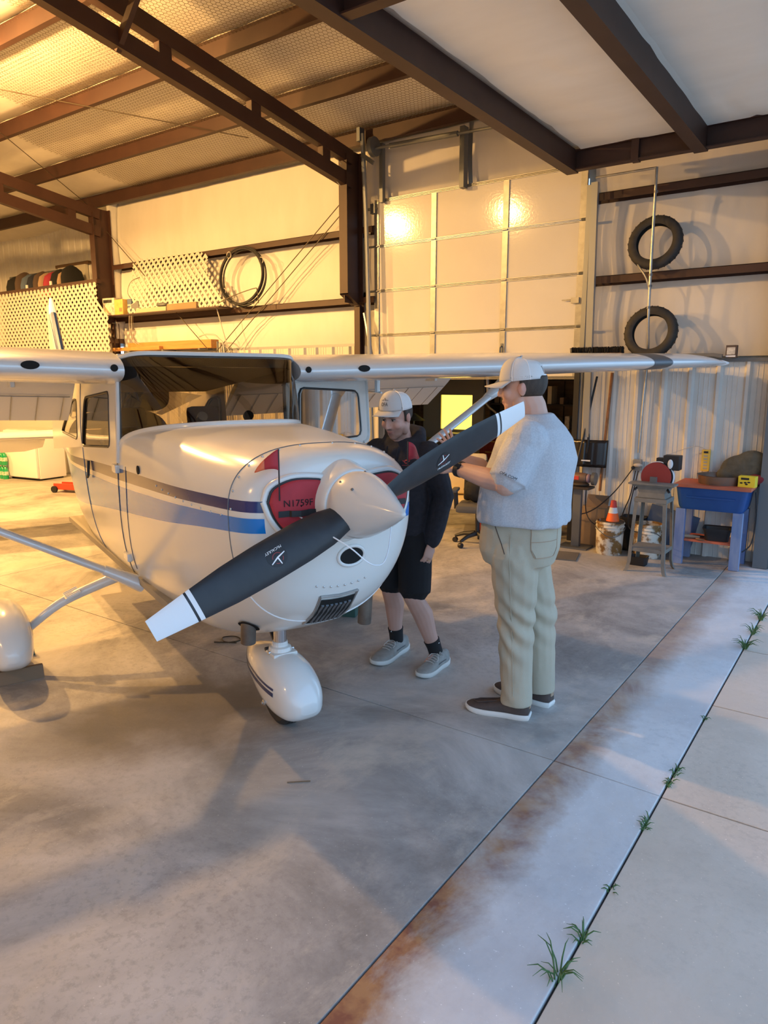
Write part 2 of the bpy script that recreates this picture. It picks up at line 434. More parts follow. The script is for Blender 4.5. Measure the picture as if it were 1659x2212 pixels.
# ================================================================== SETTING
def beam(g, p0, p1, depth, width, kind='I', tf=.012, tw=.008, up=(0,0,1), flip=1):
    """steel section between two points; reference line = bottom centre"""
    p0 = Vector(p0); p1 = Vector(p1); t = (p1-p0); L = t.length; t.normalize()
    u = Vector(up); u = (u - t*u.dot(t)).normalized(); w = t.cross(u)*flip
    m = Matrix((( t.x, w.x, u.x, p0.x),(t.y, w.y, u.y, p0.y),(t.z, w.z, u.z, p0.z),(0,0,0,1)))
    n = len(g.v)
    if kind == 'I':
        g.box(0,L,-width/2,width/2,0,tf); g.box(0,L,-width/2,width/2,depth-tf,depth); g.box(0,L,-tw/2,tw/2,tf,depth-tf)
    elif kind == 'C':
        g.box(0,L,0,width,0,tf); g.box(0,L,0,width,depth-tf,depth); g.box(0,L,-tw,0,0,depth)
        g.box(0,L,width-tw,width,tf,tf+.02); g.box(0,L,width-tw,width,depth-tf-.02,depth-tf)
    else: g.box(0,L,-width/2,width/2,0,depth)
    g.xf(m, n); return g

WY = 7.90            # inner line of the big wall
RZ = lambda y: 4.78 + .15*(WY - y) if y > .9 else 4.78 + .15*(WY-.9) - .15*(.9-y)   # underside of purlins
# ---- floor
floor = struct(empty('floor'), 'stained grey concrete hangar floor slabs')
xs = [-20, -12.7, -6.7, -1.157]; ys = [-6.2, -.9, 3.073, 7.6, 11.2]
for a, b in zip(xs, xs[1:]):
    for c, d in zip(ys, ys[1:]):
        G().box(a+.003, b-.003, c+.003, d-.003, -.15, 0).build('slab', 'concrete_in', floor, bevel=.002)
for c, d in zip([-6.2,-.9,3.073,7.6], [-.9,3.073,7.6,8.2]):
    g = G(); g.loft([[( -1.153,c+.003,-.001),(-.66,c+.003,-.008),(-.66,c+.003,-.15),(-1.153,c+.003,-.15)],[( -1.153,d-.003,-.001),(-.66,d-.003,-.008),(-.66,d-.003,-.15),(-1.153,d-.003,-.15)]], True, True, True)
    g.build('threshold_slab', 'concrete_edge2', floor, bevel=.004)
apron = struct(empty('apron'), 'beige concrete apron slabs outside the hangar')
ys = [-14, -6, 3.073, 4.19, 5.23, 6.3, 10, 20]; xs = [-.654, 2.6, 6, 14]
for a, b in zip(xs, xs[1:]):
    for c, d in zip(ys, ys[1:]):
        G().box(a+.004, b-.004, c+.004, d-.004, -.17, -.013).build('apron_slab', 'apron', apron, bevel=.003)
struct(G().box(-.75,-.6,-14,20,-.2,-.028).build('joint_soil', 'soil'), 'dark soil in the joint between slab and apron')
struct(G().box(14,70,-60,70,-.3,-.05).build('ground', 'grass'), 'grass beyond the apron')

# ---- portal frames
def frame(x, label):
    e = struct(empty('portal_frame'), label)
    g = G()
    # column (deep upper part, slender post below)
    g.box(x-.065,x+.065,7.56,7.572,2.92,4.62); g.box(x-.065,x+.065,7.888,7.90,2.85,4.7); g.box(x-.005,x+.005,7.572,7.888,2.82,4.7)
    k = len(g.v); g.add([(x-.065,7.56,2.92),(x+.065,7.56,2.92),(x+.065,7.80,2.80),(x-.065,7.80,2.80),(x-.065,7.56,2.934),(x+.065,7.56,2.934),(x+.065,7.80,2.814),(x-.065,7.80,2.814)],
        [(0,3,2,1),(4,5,6,7),(0,1,5,4),(1,2,6,5),(2,3,7,6),(3,0,4,7)])
    g.build('column', 'steel_red', e)
    beam(G(), (x,7.84,0), (x,7.84,2.81), .11, .09, 'I', up=(0,1,0)).build('post', 'steel_red', e)
    for nm, z0, sl, yw in (('lower_chord', 4.257, .145, 7.56), ('upper_chord', 4.545, .140, 7.56)):
        for s in (1,-1):
            y1 = .9; zz = lambda y: z0 + sl*(yw-y)
            p0 = (x, 7.7, zz(7.7)); p1 = (x, y1, zz(y1))
            if s < 0: p0 = (x, 1.8-7.7, p0[2]); p1 = (x, y1, p1[2])
            beam(G(), p0, p1, .165, .10, 'box').build(nm, 'steel_red', e)
    y = 7.2
    while y > 2:
        G().box(x-.04,x+.04,y-.07,y+.07, 4.257+.145*(7.56-y)+.14, 4.545+.14*(7.56-y)+.02).build('spacer', 'steel_red', e); y -= 1.18
    G().box(x-.065,x+.065,1.8-7.9,1.8-7.56,0,4.6).build('column', 'steel_red', e)
    return e
FA = frame(-5.97, 'dark red steel frame with twin rafters nearest the roll-up door')
FB = frame(-11.42, 'dark red steel frame with twin rafters by the white lattice railing')
FC = frame(-17.5, 'dark red steel frame farthest back in the hangar')
beam(G(), (-5.97,4.35,4.70), (-5.42,4.35,5.30), .07, .05, 'box').build('flange_brace', 'steel_red', FA)

# ---- ceiling
ceil = struct(empty('ceiling'), 'white insulated hangar ceiling held up by wire netting')
py = [7.85, 6.78, 5.64, 4.44, 3.26, 2.08, .9]
pur = py + [1.8-p for p in py[:-1]]
for p in pur:
    big = p == 7.85
    beam(G(), (-20,p,RZ(p)), (-.7,p,RZ(p)), .19, .06, 'C', up=(0,.0,1), flip=-1).build('eave_strut' if big else 'purlin', 'steel_red', ceil)
edges = sorted(pur + [9.2, 1.8-9.2])
for a, b in zip(edges, edges[1:]):
    rows = []
    for i in range(61):
        x = -20 + 19.4*i/60
        row = []
        for j in range(7):
            t = j/6; y = a + (b-a)*t
            sag = -.035*math.sin(math.pi*t)*(1+.5*math.sin(x*2.1+a)) + .006*math.sin(x*9+j)
            row.append((x, y, RZ(y)+.20+sag))
        rows.append(row)
    solid(G().grid(rows).build('ceiling_panel', 'ceil_insul', ceil, ang=80), .03, 1)
# hexagonal netting over the panels one can see
g = G(); hexs = .030
def hexnet(g, x0, x1, y0, y1, rad):
    w = hexs*math.sqrt(3); h = hexs*1.5; r = 0; y = y0
    ed = []
    while y < y1:
        x = x0 + (w/2 if r%2 else 0)
        while x < x1:
            # three edges of every cell (the netting's wires)
            ed.append(((x-w/2, y+hexs/2),(x, y+hexs))); ed.append(((x, y+hexs),(x+w/2, y+hexs/2))); ed.append(((x+w/2, y+hexs/2),(x+w/2, y-hexs/2)))
            x += w
        y += h; r += 1
    for (ax,ay),(bx,by) in ed:
        dx,dy = bx-ax,by-ay; l = math.hypot(dx,dy); px,pyy = -dy/l*rad, dx/l*rad
        za, zb = [RZ(q)+.155-.035*math.sin(math.pi*min(1,max(0,(q-lo)/(hi-lo)))) for q in (ay,by)]
        k = len(g.v)
        g.v += [(ax+px,ay+pyy,za),(ax-px,ay-pyy,za),(ax,ay,za+rad),(bx+px,by+pyy,zb),(bx-px,by-pyy,zb),(bx,by,zb+rad)]
        g.f += [(k,k+1,k+4,k+3),(k+1,k+2,k+5,k+4),(k+2,k,k+3,k+5)]
for lo, hi, x0 in ((6.78,7.85,-10.5),(5.64,6.78,-10.5),(4.44,5.64,-9.5),(3.26,4.44,-7.5)):
    hexnet(g, x0, -2.7, lo, hi, .0024)
o = g.build('wire_netting', 'wire', ceil, flat=True); o['kind'] = 'stuff'

# ---- big wall
wb = struct(empty('wall_back'), 'insulated hangar side wall with dark red girts')
def wrinkle(x0,x1,z0,z1,name='insulation_panel',m='insul',y=8.06,nx=None,bul=.05,wr=1.0):
    nx = nx or max(6,int((x1-x0)/.045)); nz = max(6,int((z1-z0)/.05)); rows = []
    for i in range(nx+1):
        row = []
        for j in range(nz+1):
            u = i/nx; v = j/nz; x = lerp(x0,x1,u); z = lerp(z0,z1,v)
            e = math.sin(math.pi*v)
            near = (1-v)**3 + v**4
            f = noise.noise(Vector((x*9, z*1.3, 3.1)))*.5+noise.noise(Vector((x*23, z*2.2+x*4, 7)))*.35
            msk = max(0, noise.noise(Vector((x*1.4, z*.9, 11)))+.15)
            row.append((x, y - bul*e*.6 - wr*.016*f*(near*.8+.15+msk) , z))
        rows.append(row)
    return G().grid(rows).build(name, m, wb, ang=80)
for x0,x1 in ((-11.36,-6.03),):
    for z0,z1 in ((2.30,2.82),(2.88,3.72),(3.78,4.80)): wrinkle(x0,x1,z0,z1)
for z0,z1 in ((2.06,2.84),(2.93,3.70),(3.76,4.80)): wrinkle(-2.86,-.75,z0,z1)
for z0,z1 in ((2.88,3.72),(3.78,4.80)): wrinkle(-5.95,-5.70,z0,z1)
wrinkle(-5.70,-4.42,4.12,4.82,y=8.03); wrinkle(-4.36,-2.86,4.12,4.82,y=8.03)
# light-tight outer skin
g = G()
for x0,x1,z0,z1 in ((-11.5,-5.72,0,4.95),(-5.72,-2.95,4.0,4.95),(-2.95,-.6,0,4.95)): g.box(x0,x1,8.1,8.13,z0,z1)
g.build('outer_sheet', 'liner_warm', wb)
def girt(x0,x1,z,y=7.885):
    g = G(); g.box(x0,x1,y,y+.006,z-.035,z+.045); g.box(x0,x1,y,8.09,z+.039,z+.045); g.box(x0,x1,8.07,8.09,z-.045,z+.045)
    return g.build('girt', 'steel_red', wb)
girt(-11.36,-6.03,2.87); girt(-11.36,-6.03,3.75); girt(-5.91,-5.72,2.87); girt(-5.91,-5.72,3.75)
girt(-2.84,-.7,2.88); girt(-2.84,-.7,3.73)
G().box(-11.36,-6.03,8.0,8.06,2.28,2.32).build('top_trim', 'steel_grey', wb)
G().box(-2.84,-.7,7.86,8.06,2.0,2.035).build('ledge', 'galv_dark', wb)
# ribbed liner sheets
def liner(x0,x1,z0,z1,y=7.90,rib=.265,m='liner',parent=None,nm='liner_sheet',h=.035):
    prof = []; x = x0
    while x < x1-1e-6:
        for dx,dy in ((0,0),(.022,-h),(.05,-h),(.072,0),(.115,0),(.118,-.004),(.122,-.004),(.125,0),(.16,0),(.163,-.004),(.167,-.004),(.17,0),(.205,0),(.208,-.004),(.212,-.004),(.215,0)):
            if x+dx < x1: prof.append((x+dx, y+dy))
        x += rib
    prof.append((x1,y))
    return G().grid([[(a,b,z0) for a,b in prof],[(a,b,z1) for a,b in prof]]).build(nm, m, parent or wb, ang=20)
for k in range(2): liner(-2.80+k*1.06, -2.80+(k+1)*1.06, 0, 2.0)
for k in range(5): liner(-11.36+k*1.128, -11.36+(k+1)*1.128, 0, 2.28, m='liner_warm', rib=.30, y=7.98)

# ---- loft at the back, behind the lattice
wl = struct(empty('wall_loft'), 'pale ribbed wall of the storage loft at the far left')
liner(-20,-11.4,2.55,4.98,8.7,.23,'liner',wl,'loft_wall_sheet',.02)
G().box(-20,-11.4,7.62,8.75,2.47,2.55).build('loft_deck', 'wood_brown', wl)
G().box(-20,-11.5,7.9,8.0,0,2.47).build('lower_wall', 'liner_warm', wl)
G().box(-11.45,-11.38,7.9,8.75,2.55,5.0).build('loft_end_wall', 'liner', wl)
ld_ = struct(empty('door_3'), 'pale panelled door with small panes up in the loft')
G().box(-14.25,-13.28,8.60,8.66,2.56,4.08).build('door_leaf', 'door_white', ld_)
for i in range(3):
    G().box(-14.08+i*.16,-13.96+i*.16,8.585,8.60,3.66,3.84).build('pane', 'pane_dark', ld_)
    G().box(-14.08+i*.16,-13.96+i*.16,8.585,8.60,3.44,3.62).build('pane', 'pane_dark', ld_)
G().box(-14.35,-13.2,8.61,8.68,4.08,4.14).build('head_casing', 'wood_brown', ld_)
ld2 = struct(empty('door_4'), 'dark edged opening at the far left of the loft')
G().box(-15.95,-15.80,8.60,8.68,2.56,4.05).build('casing', 'wood_brown', ld2)

# ---- unseen walls
struct(G().box(-20.3,-20,-6.4,9.2,0,6.2).build('wall_left','liner_warm'), 'far end wall of the hangar')
struct(G().box(-20,-.65,-6.5,-6.3,0,6.2).build('wall_near','liner_warm'), 'near side wall of the hangar')
g = G(); g.box(-.75,-.65,-6.4,8.1,4.16,6.2); g.box(-2.0,-.65,8.1,8.13,4.8,6.2); struct(g.build('wall_header','liner_warm'), 'wall strip above the hangar opening')
g = G(); g.box(-.95,-.82,7.66,7.80,0,4.4); g.box(-.82,-.70,7.70,8.1,0,4.4)
struct(g.build('trim_1','galv_dark'), 'grey steel jamb post at the right end of the hangar opening')
struct(G().box(-1.6,-.7,-6.5,-6.2,0,4.4).build('trim_2','galv_dark'), 'grey steel jamb post at the near end of the opening')

# ---- one-piece canopy door, swung open overhead
d1 = struct(empty('door_1'), 'one-piece canopy door of dark red beams and white fabric swung open overhead')
ZB = 3.86
for x in (-2.81,-1.60,-.38,.84):
    beam(G(), (x,-5.9,ZB), (x,7.36,ZB), .20, .11, 'C', flip=-1).build('long_beam', 'steel_red', d1)
for y in (7.30,3.58,0,-3.6,-5.85):
    beam(G(), (-2.81,y,ZB+.01), (.90,y,ZB+.01), .19, .09, 'I').build('cross_beam', 'steel_red', d1)
for x in (-2.22,-1.0): G().box(x-.035,x+.035,7.25,7.345,ZB,ZB+.2).build('stub', 'steel_red', d1)
xl = [-2.75,-1.55,-.33,.88]; yl = [-5.8,-3.55,.05,3.63,7.36]
for a,b in zip(xl,xl[1:]):
    for c,d in zip(yl,yl[1:]):
        rows = []
        for i in range(25):
            row = []
            for j in range(41):
                u,v = i/24,j/40; x = lerp(a,b,u); y = lerp(c,d,v)
                w = noise.noise(Vector((x*.6+y*.25, y*.9-x*.55, 2)))
                crease = math.exp(-((w-.05)/.05)**2)*.012 - .01*noise.noise(Vector((x*2,y*2.6,5)))
                row.append((x,y,4.05 - .02*math.sin(math.pi*u)*math.sin(math.pi*v) + crease))
            rows.append(row)
        G().grid(rows).build('fabric_panel', 'leaf_fabric', d1, ang=80)
G().box(-2.9,.95,-5.95,7.4,4.085,4.10).build('outer_skin', 'liner_warm', d1)

# ---- roll-up door in the big wall, raised half way
d2 = struct(empty('door_2'), 'white sectional roll-up door raised half way, with steel stiles and hinges')
gx = [-5.70,-4.83,-3.86,-2.94]; gz = [1.85,2.41,2.975,3.535,4.09]; GY = 7.93
for i in range(3):
    for j in range(4):
        G().box(gx[i]+.012,gx[i+1]-.012,GY,GY+.04,gz[j]+.012,gz[j+1]-.012).build('panel', 'gd_panel', d2, bevel=.004)
for i,x in enumerate(gx):
    w = .035
    for j in range(4): G().box(x-w,x+w,GY-.016,GY+.02,gz[j]+.016,gz[j+1]-.016).build('stile', 'galv', d2)
for j in range(5):
    g = G()
    for k in (-.014,.0,.014): g.box(gx[0]-.03,gx[-1]+.03,GY-.012,GY+.03,gz[j]+k-.004,gz[j]+k+.004)
    g.build('rail', 'galv', d2)
hm = None
for j in range(1,4):
    for i,x in enumerate(gx):
        g = G()
        for s in (1,-1):
            g.prism([(-.022,.01*s),(.022,.01*s),(.020,.045*s),(.006,.062*s),(-.006,.062*s),(-.020,.045*s)][::s], -.024, -.016, T(x,GY,gz[j]) @ rx(math.pi/2) )
        g.v = [(a, GY-.02-(b-GY) if False else b, c) for a,b,c in g.v]
        g.tube([(x-.03,GY-.024,gz[j]),(x+.03,GY-.024,gz[j])], .008, 6)
        g.build('hinge', 'galv', d2)
    for x in (gx[0]-.06,gx[-1]+.05): G().tube([(x-.06,GY-.02,gz[j]),(x+.06,GY-.02,gz[j])], .014, 8).build('roller', 'galv_dark', d2)
g = G().tube([(gx[0]-.12,GY-.04,4.0),(gx[0]+.02,GY-.04,4.0)], .018, 8); g.box(gx[0]-.07,gx[0]+.01,GY-.06,GY,3.94,4.06); g.build('top_roller_bracket','galv_dark',d2)
g = G().box(-3.02,-2.93,GY-.045,GY-.015,2.66,2.72); g.tube([(-3.02,GY-.03,2.70),(-3.13,GY-.03,2.70)], .006, 6); g.build('bolt_lock','galv',d2)
g = G().tube(crom([(-3.86,GY-.018,2.06),(-3.86,GY-.06,2.09),(-3.86,GY-.06,2.19),(-3.86,GY-.018,2.22)],4), .008, 6); g.box(-3.875,-3.845,GY-.022,GY-.015,2.03,2.25); g.build('handle','galv_dark',d2)
# tracks, pulley and torsion shaft
G().tube([(-5.79,7.74,4.87),(-5.74,7.74,3.9),(-5.62,7.74,0)], .028, 8).build('track', 'steel_grey', d2)
g = G(); beam(g,(-2.84,7.80,0),(-2.84,7.80,3.85),.06,.05,'box',up=(0,1,0)); beam(g,(-2.72,7.72,1.2),(-2.76,7.72,3.85),.05,.07,'box',up=(0,1,0)); g.build('track', 'steel_grey', d2)
g = G().tube([(-5.6,7.72,4.66),(-3.4,7.72,4.58)], .018, 8); g.tube([(-5.35,7.72,4.65),(-4.4,7.72,4.615)], .032, 10); g.build('torsion_shaft', 'galv_dark', d2)
G().lathe([(.02,-.03),(.115,-.03),(.115,.03),(.02,.03)], 20, T(-5.60,7.72,4.68) @ ry(math.pi/2)).build('cable_drum', 'galv_dark', d2)
g = G().box(-4.42,-4.36,7.80,7.9,4.05,4.72); g.box(-5.60,-5.55,7.84,7.9,4.05,4.75); g.build('strut_bar', 'galv_dark', d2)
g = G(); g.obox((-5.68,7.70,4.55),(.22,.02,.05), ry(R_(35)).to_3x3()); g.obox((-5.82,7.74,4.86),(.05,.10,.16)); g.build('bearing_bracket','galv_dark',d2)
G().tube([(-5.86,7.86,2.7),(-5.64,7.76,2.02)], .022, 6).build('diagonal_stay','galv',d2)

# ---- workshop seen through the opening
ws = struct(empty('wall_workshop'), 'brown panelled workshop walls behind the raised door')
G().box(-8.2,-.9,11.0,11.1,0,2.9).build('end_wall','wood_brown',ws); G().box(-8.3,-8.2,8.13,11.1,0,2.9).build('side_wall','wood_brown',ws); G().box(-.9,-.8,8.13,11.1,0,2.9).build('side_wall','wood_brown',ws)
G().box(-8.3,-.8,8.1,11.1,2.9,3.0).build('workshop_ceiling','wood_brown',ws)
for k in range(11):
    x = -7.9+k*.45
    if not -6.9 < x < -5.5: G().box(x,x+.06,10.96,11.0,0,2.9).build('batten','wood_brown',ws)
dw = struct(empty('door_5'), 'workshop door with a glowing yellow window')
g = G()
for a,b,c,d in ((-6.82,-6.46,0,2.05),(-5.84,-5.62,0,2.05),(-6.46,-5.84,0,.98),(-6.46,-5.84,1.57,2.05)): g.box(a,b,10.9,10.95,c,d)
g.build('door_leaf','tan_metal',dw)
G().box(-6.46,-5.84,10.93,10.94,.98,1.57).build('window_pane','lit_window',dw)
G().box(-6.42,-5.9,10.92,10.95,1.90,1.95).build('transom_light','lit_window',dw)
# ================================================================== AIRPLANE  (local x = forward, y = its left, z = up, origin under the nose wheel)
pl = thing('airplane', 'white high-wing airplane with blue stripes and a black two-blade propeller', 'airplane', (-2.488, 2.616, 0), R_(-21.83))
pl.scale = (.9816,)*3
# stripes are paint: picked out by height above a swept line along the body
def stripe_paint():
    m = bpy.data.materials.new('fuselage_paint'); m.use_nodes = True; n, b, L = fin_bsdf(m); _M['fuselage_paint'] = m
    N = n.nodes.new; tc = N('ShaderNodeTexCoord'); sp = N('ShaderNodeSeparateXYZ'); L(tc.outputs['Object'], sp.inputs[0])
    cv = N('ShaderNodeFloatCurve'); mr = N('ShaderNodeMapRange'); mr.inputs[1].default_value = -7.2; mr.inputs[2].default_value = .8
    L(sp.outputs[0], mr.inputs[0]); L(mr.outputs[0], cv.inputs['Value'])
    def curve(pts):
        c = N('ShaderNodeFloatCurve'); L(mr.outputs[0], c.inputs['Value']); k = c.mapping.curves[0]
        P = [((s+7.2)/8.0, (z-.6)) for s, z in pts]
        while len(k.points) < len(P): k.points.new(.5,.5)
        for q, (a, bb) in zip(k.points, P): q.location = (a, bb); q.handle_type = 'AUTO'
        c.mapping.use_clip = False; c.mapping.update(); return c.outputs[0]
    n.nodes.remove(cv)
    zz = N('ShaderNodeMath'); zz.operation = 'SUBTRACT'; zz.inputs[1].default_value = .6; L(sp.outputs[2], zz.inputs[0])
    lines = [[(-7.2,1.22),(-4.8,1.16),(-3.1,1.245),(-1.05,1.334),(-.33,1.345),(.60,1.352),(.8,1.352)],
             [(-7.2,1.17),(-4.8,1.11),(-3.1,1.195),(-1.07,1.262),(-.34,1.286),(.60,1.304),(.8,1.304)],
             [(-7.2,1.15),(-4.8,1.09),(-3.1,1.172),(-1.08,1.224),(-.35,1.252),(.60,1.279),(.8,1.279)],
             [(-7.2,1.00),(-4.8,.86),(-3.25,.875),(-1.12,1.067),(-.37,1.135),(.60,1.215),(.8,1.215)]]
    def lt(a, bb):
        q = N('ShaderNodeMath'); q.operation = 'LESS_THAN'; L(a, q.inputs[0])
        if isinstance(bb, float): q.inputs[1].default_value = bb
        else: L(bb, q.inputs[1])
        return q.outputs[0]
    def mul(a, bb):
        q = N('ShaderNodeMath'); q.operation = 'MULTIPLY'; L(a, q.inputs[0]); L(bb, q.inputs[1]); return q.outputs[0]
    cs = [curve(l) for l in lines]
    fwd = lt(sp.outputs[0], .62)
    navy = mul(mul(lt(zz.outputs[0], cs[0]), lt(cs[1], zz.outputs[0])), fwd)
    blue = mul(mul(lt(zz.outputs[0], cs[2]), lt(cs[3], zz.outputs[0])), fwd)
    def mix(f, a, c):
        x = N('ShaderNodeMix'); x.data_type = 'RGBA'; L(f, x.inputs[0])
        for k, val in ((6,a),(7,c)):
            if isinstance(val, tuple): x.inputs[k].default_value = (*val,1)
            else: L(val, x.inputs[k])
        return x.outputs[2]
    c = mix(navy, (.70,.69,.65), (.006,.024,.14)); c = mix(blue, c, (.004,.19,.60))
    L(c, b.inputs['Base Color']); b.inputs['Roughness'].default_value = .2; b.inputs['Coat Weight'].default_value = .25; b.inputs['Coat Roughness'].default_value = .15
stripe_paint()

FT = smooth_tab([  # s, half width, bottom, top, split height, exp bottom, exp top
 (-7.1,.03,1.04,1.34,1.19,2.2,2.2),(-6.0,.10,.94,1.38,1.17,2.4,2.4),(-4.8,.26,.77,1.46,1.18,2.6,2.6),(-3.6,.43,.59,1.58,1.25,3.0,2.8),
 (-3.0,.51,.505,1.64,1.33,3.2,3.2),(-2.4,.55,.46,1.65,1.37,3.5,3.6),(-1.6,.56,.445,1.64,1.38,3.6,3.8),(-1.1,.56,.445,1.63,1.37,3.5,3.8),
 (-.6,.555,.46,1.625,1.35,3.3,3.5),(-.17,.54,.50,1.61,1.31,3.0,3.1),(.1,.515,.57,1.595,1.29,2.7,2.8),(.36,.475,.675,1.578,1.28,2.5,2.7),
 (.50,.445,.765,1.566,1.28,2.4,2.6),(.57,.415,.84,1.556,1.28,2.3,2.5),(.61,.375,.91,1.545,1.28,2.2,2.4),(.64,.32,1.00,1.528,1.29,2.1,2.3),(.657,.24,1.10,1.508,1.30,2,2.2),(.665,.15,1.19,1.485,1.31,2,2)], 5)
def fsec(s): return interp(FT, s)
def fpt(s, th):                      # th 0 = right sill, +pi = left sill over the top, negative = under the belly
    w,zb,zt,zc,nb,ntp = fsec(s); c,sn = math.cos(th),math.sin(th); ex = ntp if sn >= 0 else nb
    y = -w*math.copysign(abs(c)**(2/ex), c); z = zc + ((zt-zc) if sn >= 0 else (zc-zb))*math.copysign(abs(sn)**(2/ex), sn)
    return Vector((s,y,z))
def nose_s(y, z, lo=-.5, hi=.665):   # surface station of the nose bowl at (y, z)
    def inside(s):
        w,zb,zt,zc,nb,ntp = fsec(s); ex = ntp if z >= zc else nb; h = (zt-zc) if z >= zc else (zc-zb)
        return (abs(y)/w)**ex + (abs(z-zc)/h)**ex <= 1
    if inside(hi): return hi
    for _ in range(40):
        m = (lo+hi)/2
        if inside(m): lo = m
        else: hi = m
    return lo
ss = [t[0] for t in FT]
NB = 36
lower = G().loft([[fpt(s, -math.pi*j/NB) for j in range(NB+1)] for s in ss], False)
lower.v.append((.668,0,1.29)); 
fus = lower.build('fuselage', 'fuselage_paint', pl, ang=60)
sB = lambda th: -.38 - .68*abs(math.cos(th))**2.2
cow = G(); rows = []
for j in range(NB+1):
    th = math.pi*j/NB; s1 = sB(th); row = []
    fr = [.665,.66,.652,.64,.625,.605,.58,.54,.48,.40,.28]
    st = fr + [lerp(.18, s1, k/14) for k in range(15)]
    rows.append([fpt(s, th) for s in st])
cow.grid(rows)
cowl = cow.build('cowling', 'fuselage_paint', pl, ang=60)
G().lathe([(.08,0),(.12,-.004)],24,T(.662,0,1.33)@ry(math.pi/2)).build('nose_cap','white_paint',pl)
# nose ring behind the spinner
G().loft([[(.64+x, (r+fl*.12)*math.cos(a), 1.33+(r+fl*abs(math.sin(a))**2.5*(1.35 if math.sin(a)<0 else 1))*math.sin(a)) for a in [2*math.pi*j/48 for j in range(48)]] for r,fl,x in ((.178,.03,-.06),(.170,.02,.0),(.161,.008,.05),(.156,.003,.09),(.152,0,.115),(.146,0,.124),(.13,0,.118))],True,False,True).build('nose_ring', 'white_paint', pl, ang=80)
tail = G(); tail.grid([[fpt(s, math.pi*j/24) for s in ss if s <= -3.4] for j in range(25)]); tail.build('tail_cone', 'fuselage_paint', pl, ang=60)
# seam of the nose bowl, with fasteners
g = G(); g.tube([fpt(.455, -math.pi*.98 + 2*math.pi*.98*k/90)*1.0 + Vector((0,0,0)) for k in range(91)], .0028, 5); g.build('cowl_seam', 'galv_dark', pl)
for k in range(14):
    p = fpt(.475, .05+k*math.pi/14); G().ell(p, (.006,.006,.006), 8, 5).build('rivet', 'metal', cowl)
for k in range(9):
    p = fpt(.40-k*.09, 0); q = Vector((p.x, p.y, p.z-.005)); G().ell(q, (.006,.005,.006), 8, 5).build('rivet', 'metal', cowl)
# belly line of the lower cowl
G().tube([fpt(.455-.0*k, -math.pi*(.22+.56*k/30)) + Vector((.10*math.sin(math.pi*k/30),0,.0)) * 0 for k in range(31)], .004, 5).build('cowl_joint', 'white_flat', pl)

# ---- glazing
def Bc(th): return fpt(sB(th), th)
def Tc(th):
    c = math.cos(th); a = abs(c); return Vector((-.845-.13*a**4, -.548*math.copysign(a**(1/3.2), c), 1.995-.03*a**4))
rows = []
for j in range(41):
    th = math.pi*j/40; a = Bc(th); b = Tc(th); row = []
    for k in range(13):
        v = k/12; p = a.lerp(b, v); bulge = .035*math.sin(math.pi*v)*(1-.6*abs(math.cos(th))**3)
        row.append(p + Vector((bulge, 0, bulge*.5)))
    rows.append(row)
G().grid(rows).build('windshield', 'windshield', pl, ang=80)
g = G(); g.tube([Bc(math.pi*j/40) + Vector((.004,0,.004)) for j in range(41)], .016, 8, sq=.5); g.build('windshield_base_strip', 'white_paint', pl)
g = G(); g.tube([rows[0][k] for k in range(13)], .016, 8); g.build('windshield_post', 'white_paint', pl)
g = G(); g.tube([rows[-1][k] for k in range(13)], .012, 8); g.build('windshield_post', 'white_paint', pl)
g = G(); g.tube([Tc(math.pi*j/40) + Vector((-.005,0,.008)) for j in range(41)], .014, 8); g.build('windshield_top_strip', 'white_paint', pl)
def sidel(z): return .56 - .030*max(0,(z-1.37)/.58)**2
def rloop(pts, r, n=5):
    outp = []; m = len(pts)
    for i in range(m):
        p = Vector(pts[i]); a = Vector(pts[i-1]); b = Vector(pts[(i+1)%m]); da = (a-p).normalized(); db = (b-p).normalized()
        for k in range(n+1):
            t = k/n; q0 = p+da*r; q1 = p+db*r; outp.append(q0.lerp(p,t).lerp(p.lerp(q1,t),t))
    return outp
def resample(loop, N):
    L = [0]; m = len(loop)
    for i in range(m): L.append(L[-1]+(loop[(i+1)%m]-loop[i]).length)
    outp = []; i = 0
    for k in range(N):
        d = L[-1]*k/N
        while L[i+1] < d: i += 1
        t = (d-L[i])/max(1e-9,L[i+1]-L[i]); outp.append(loop[i].lerp(loop[(i+1)%m], t))
    return outp
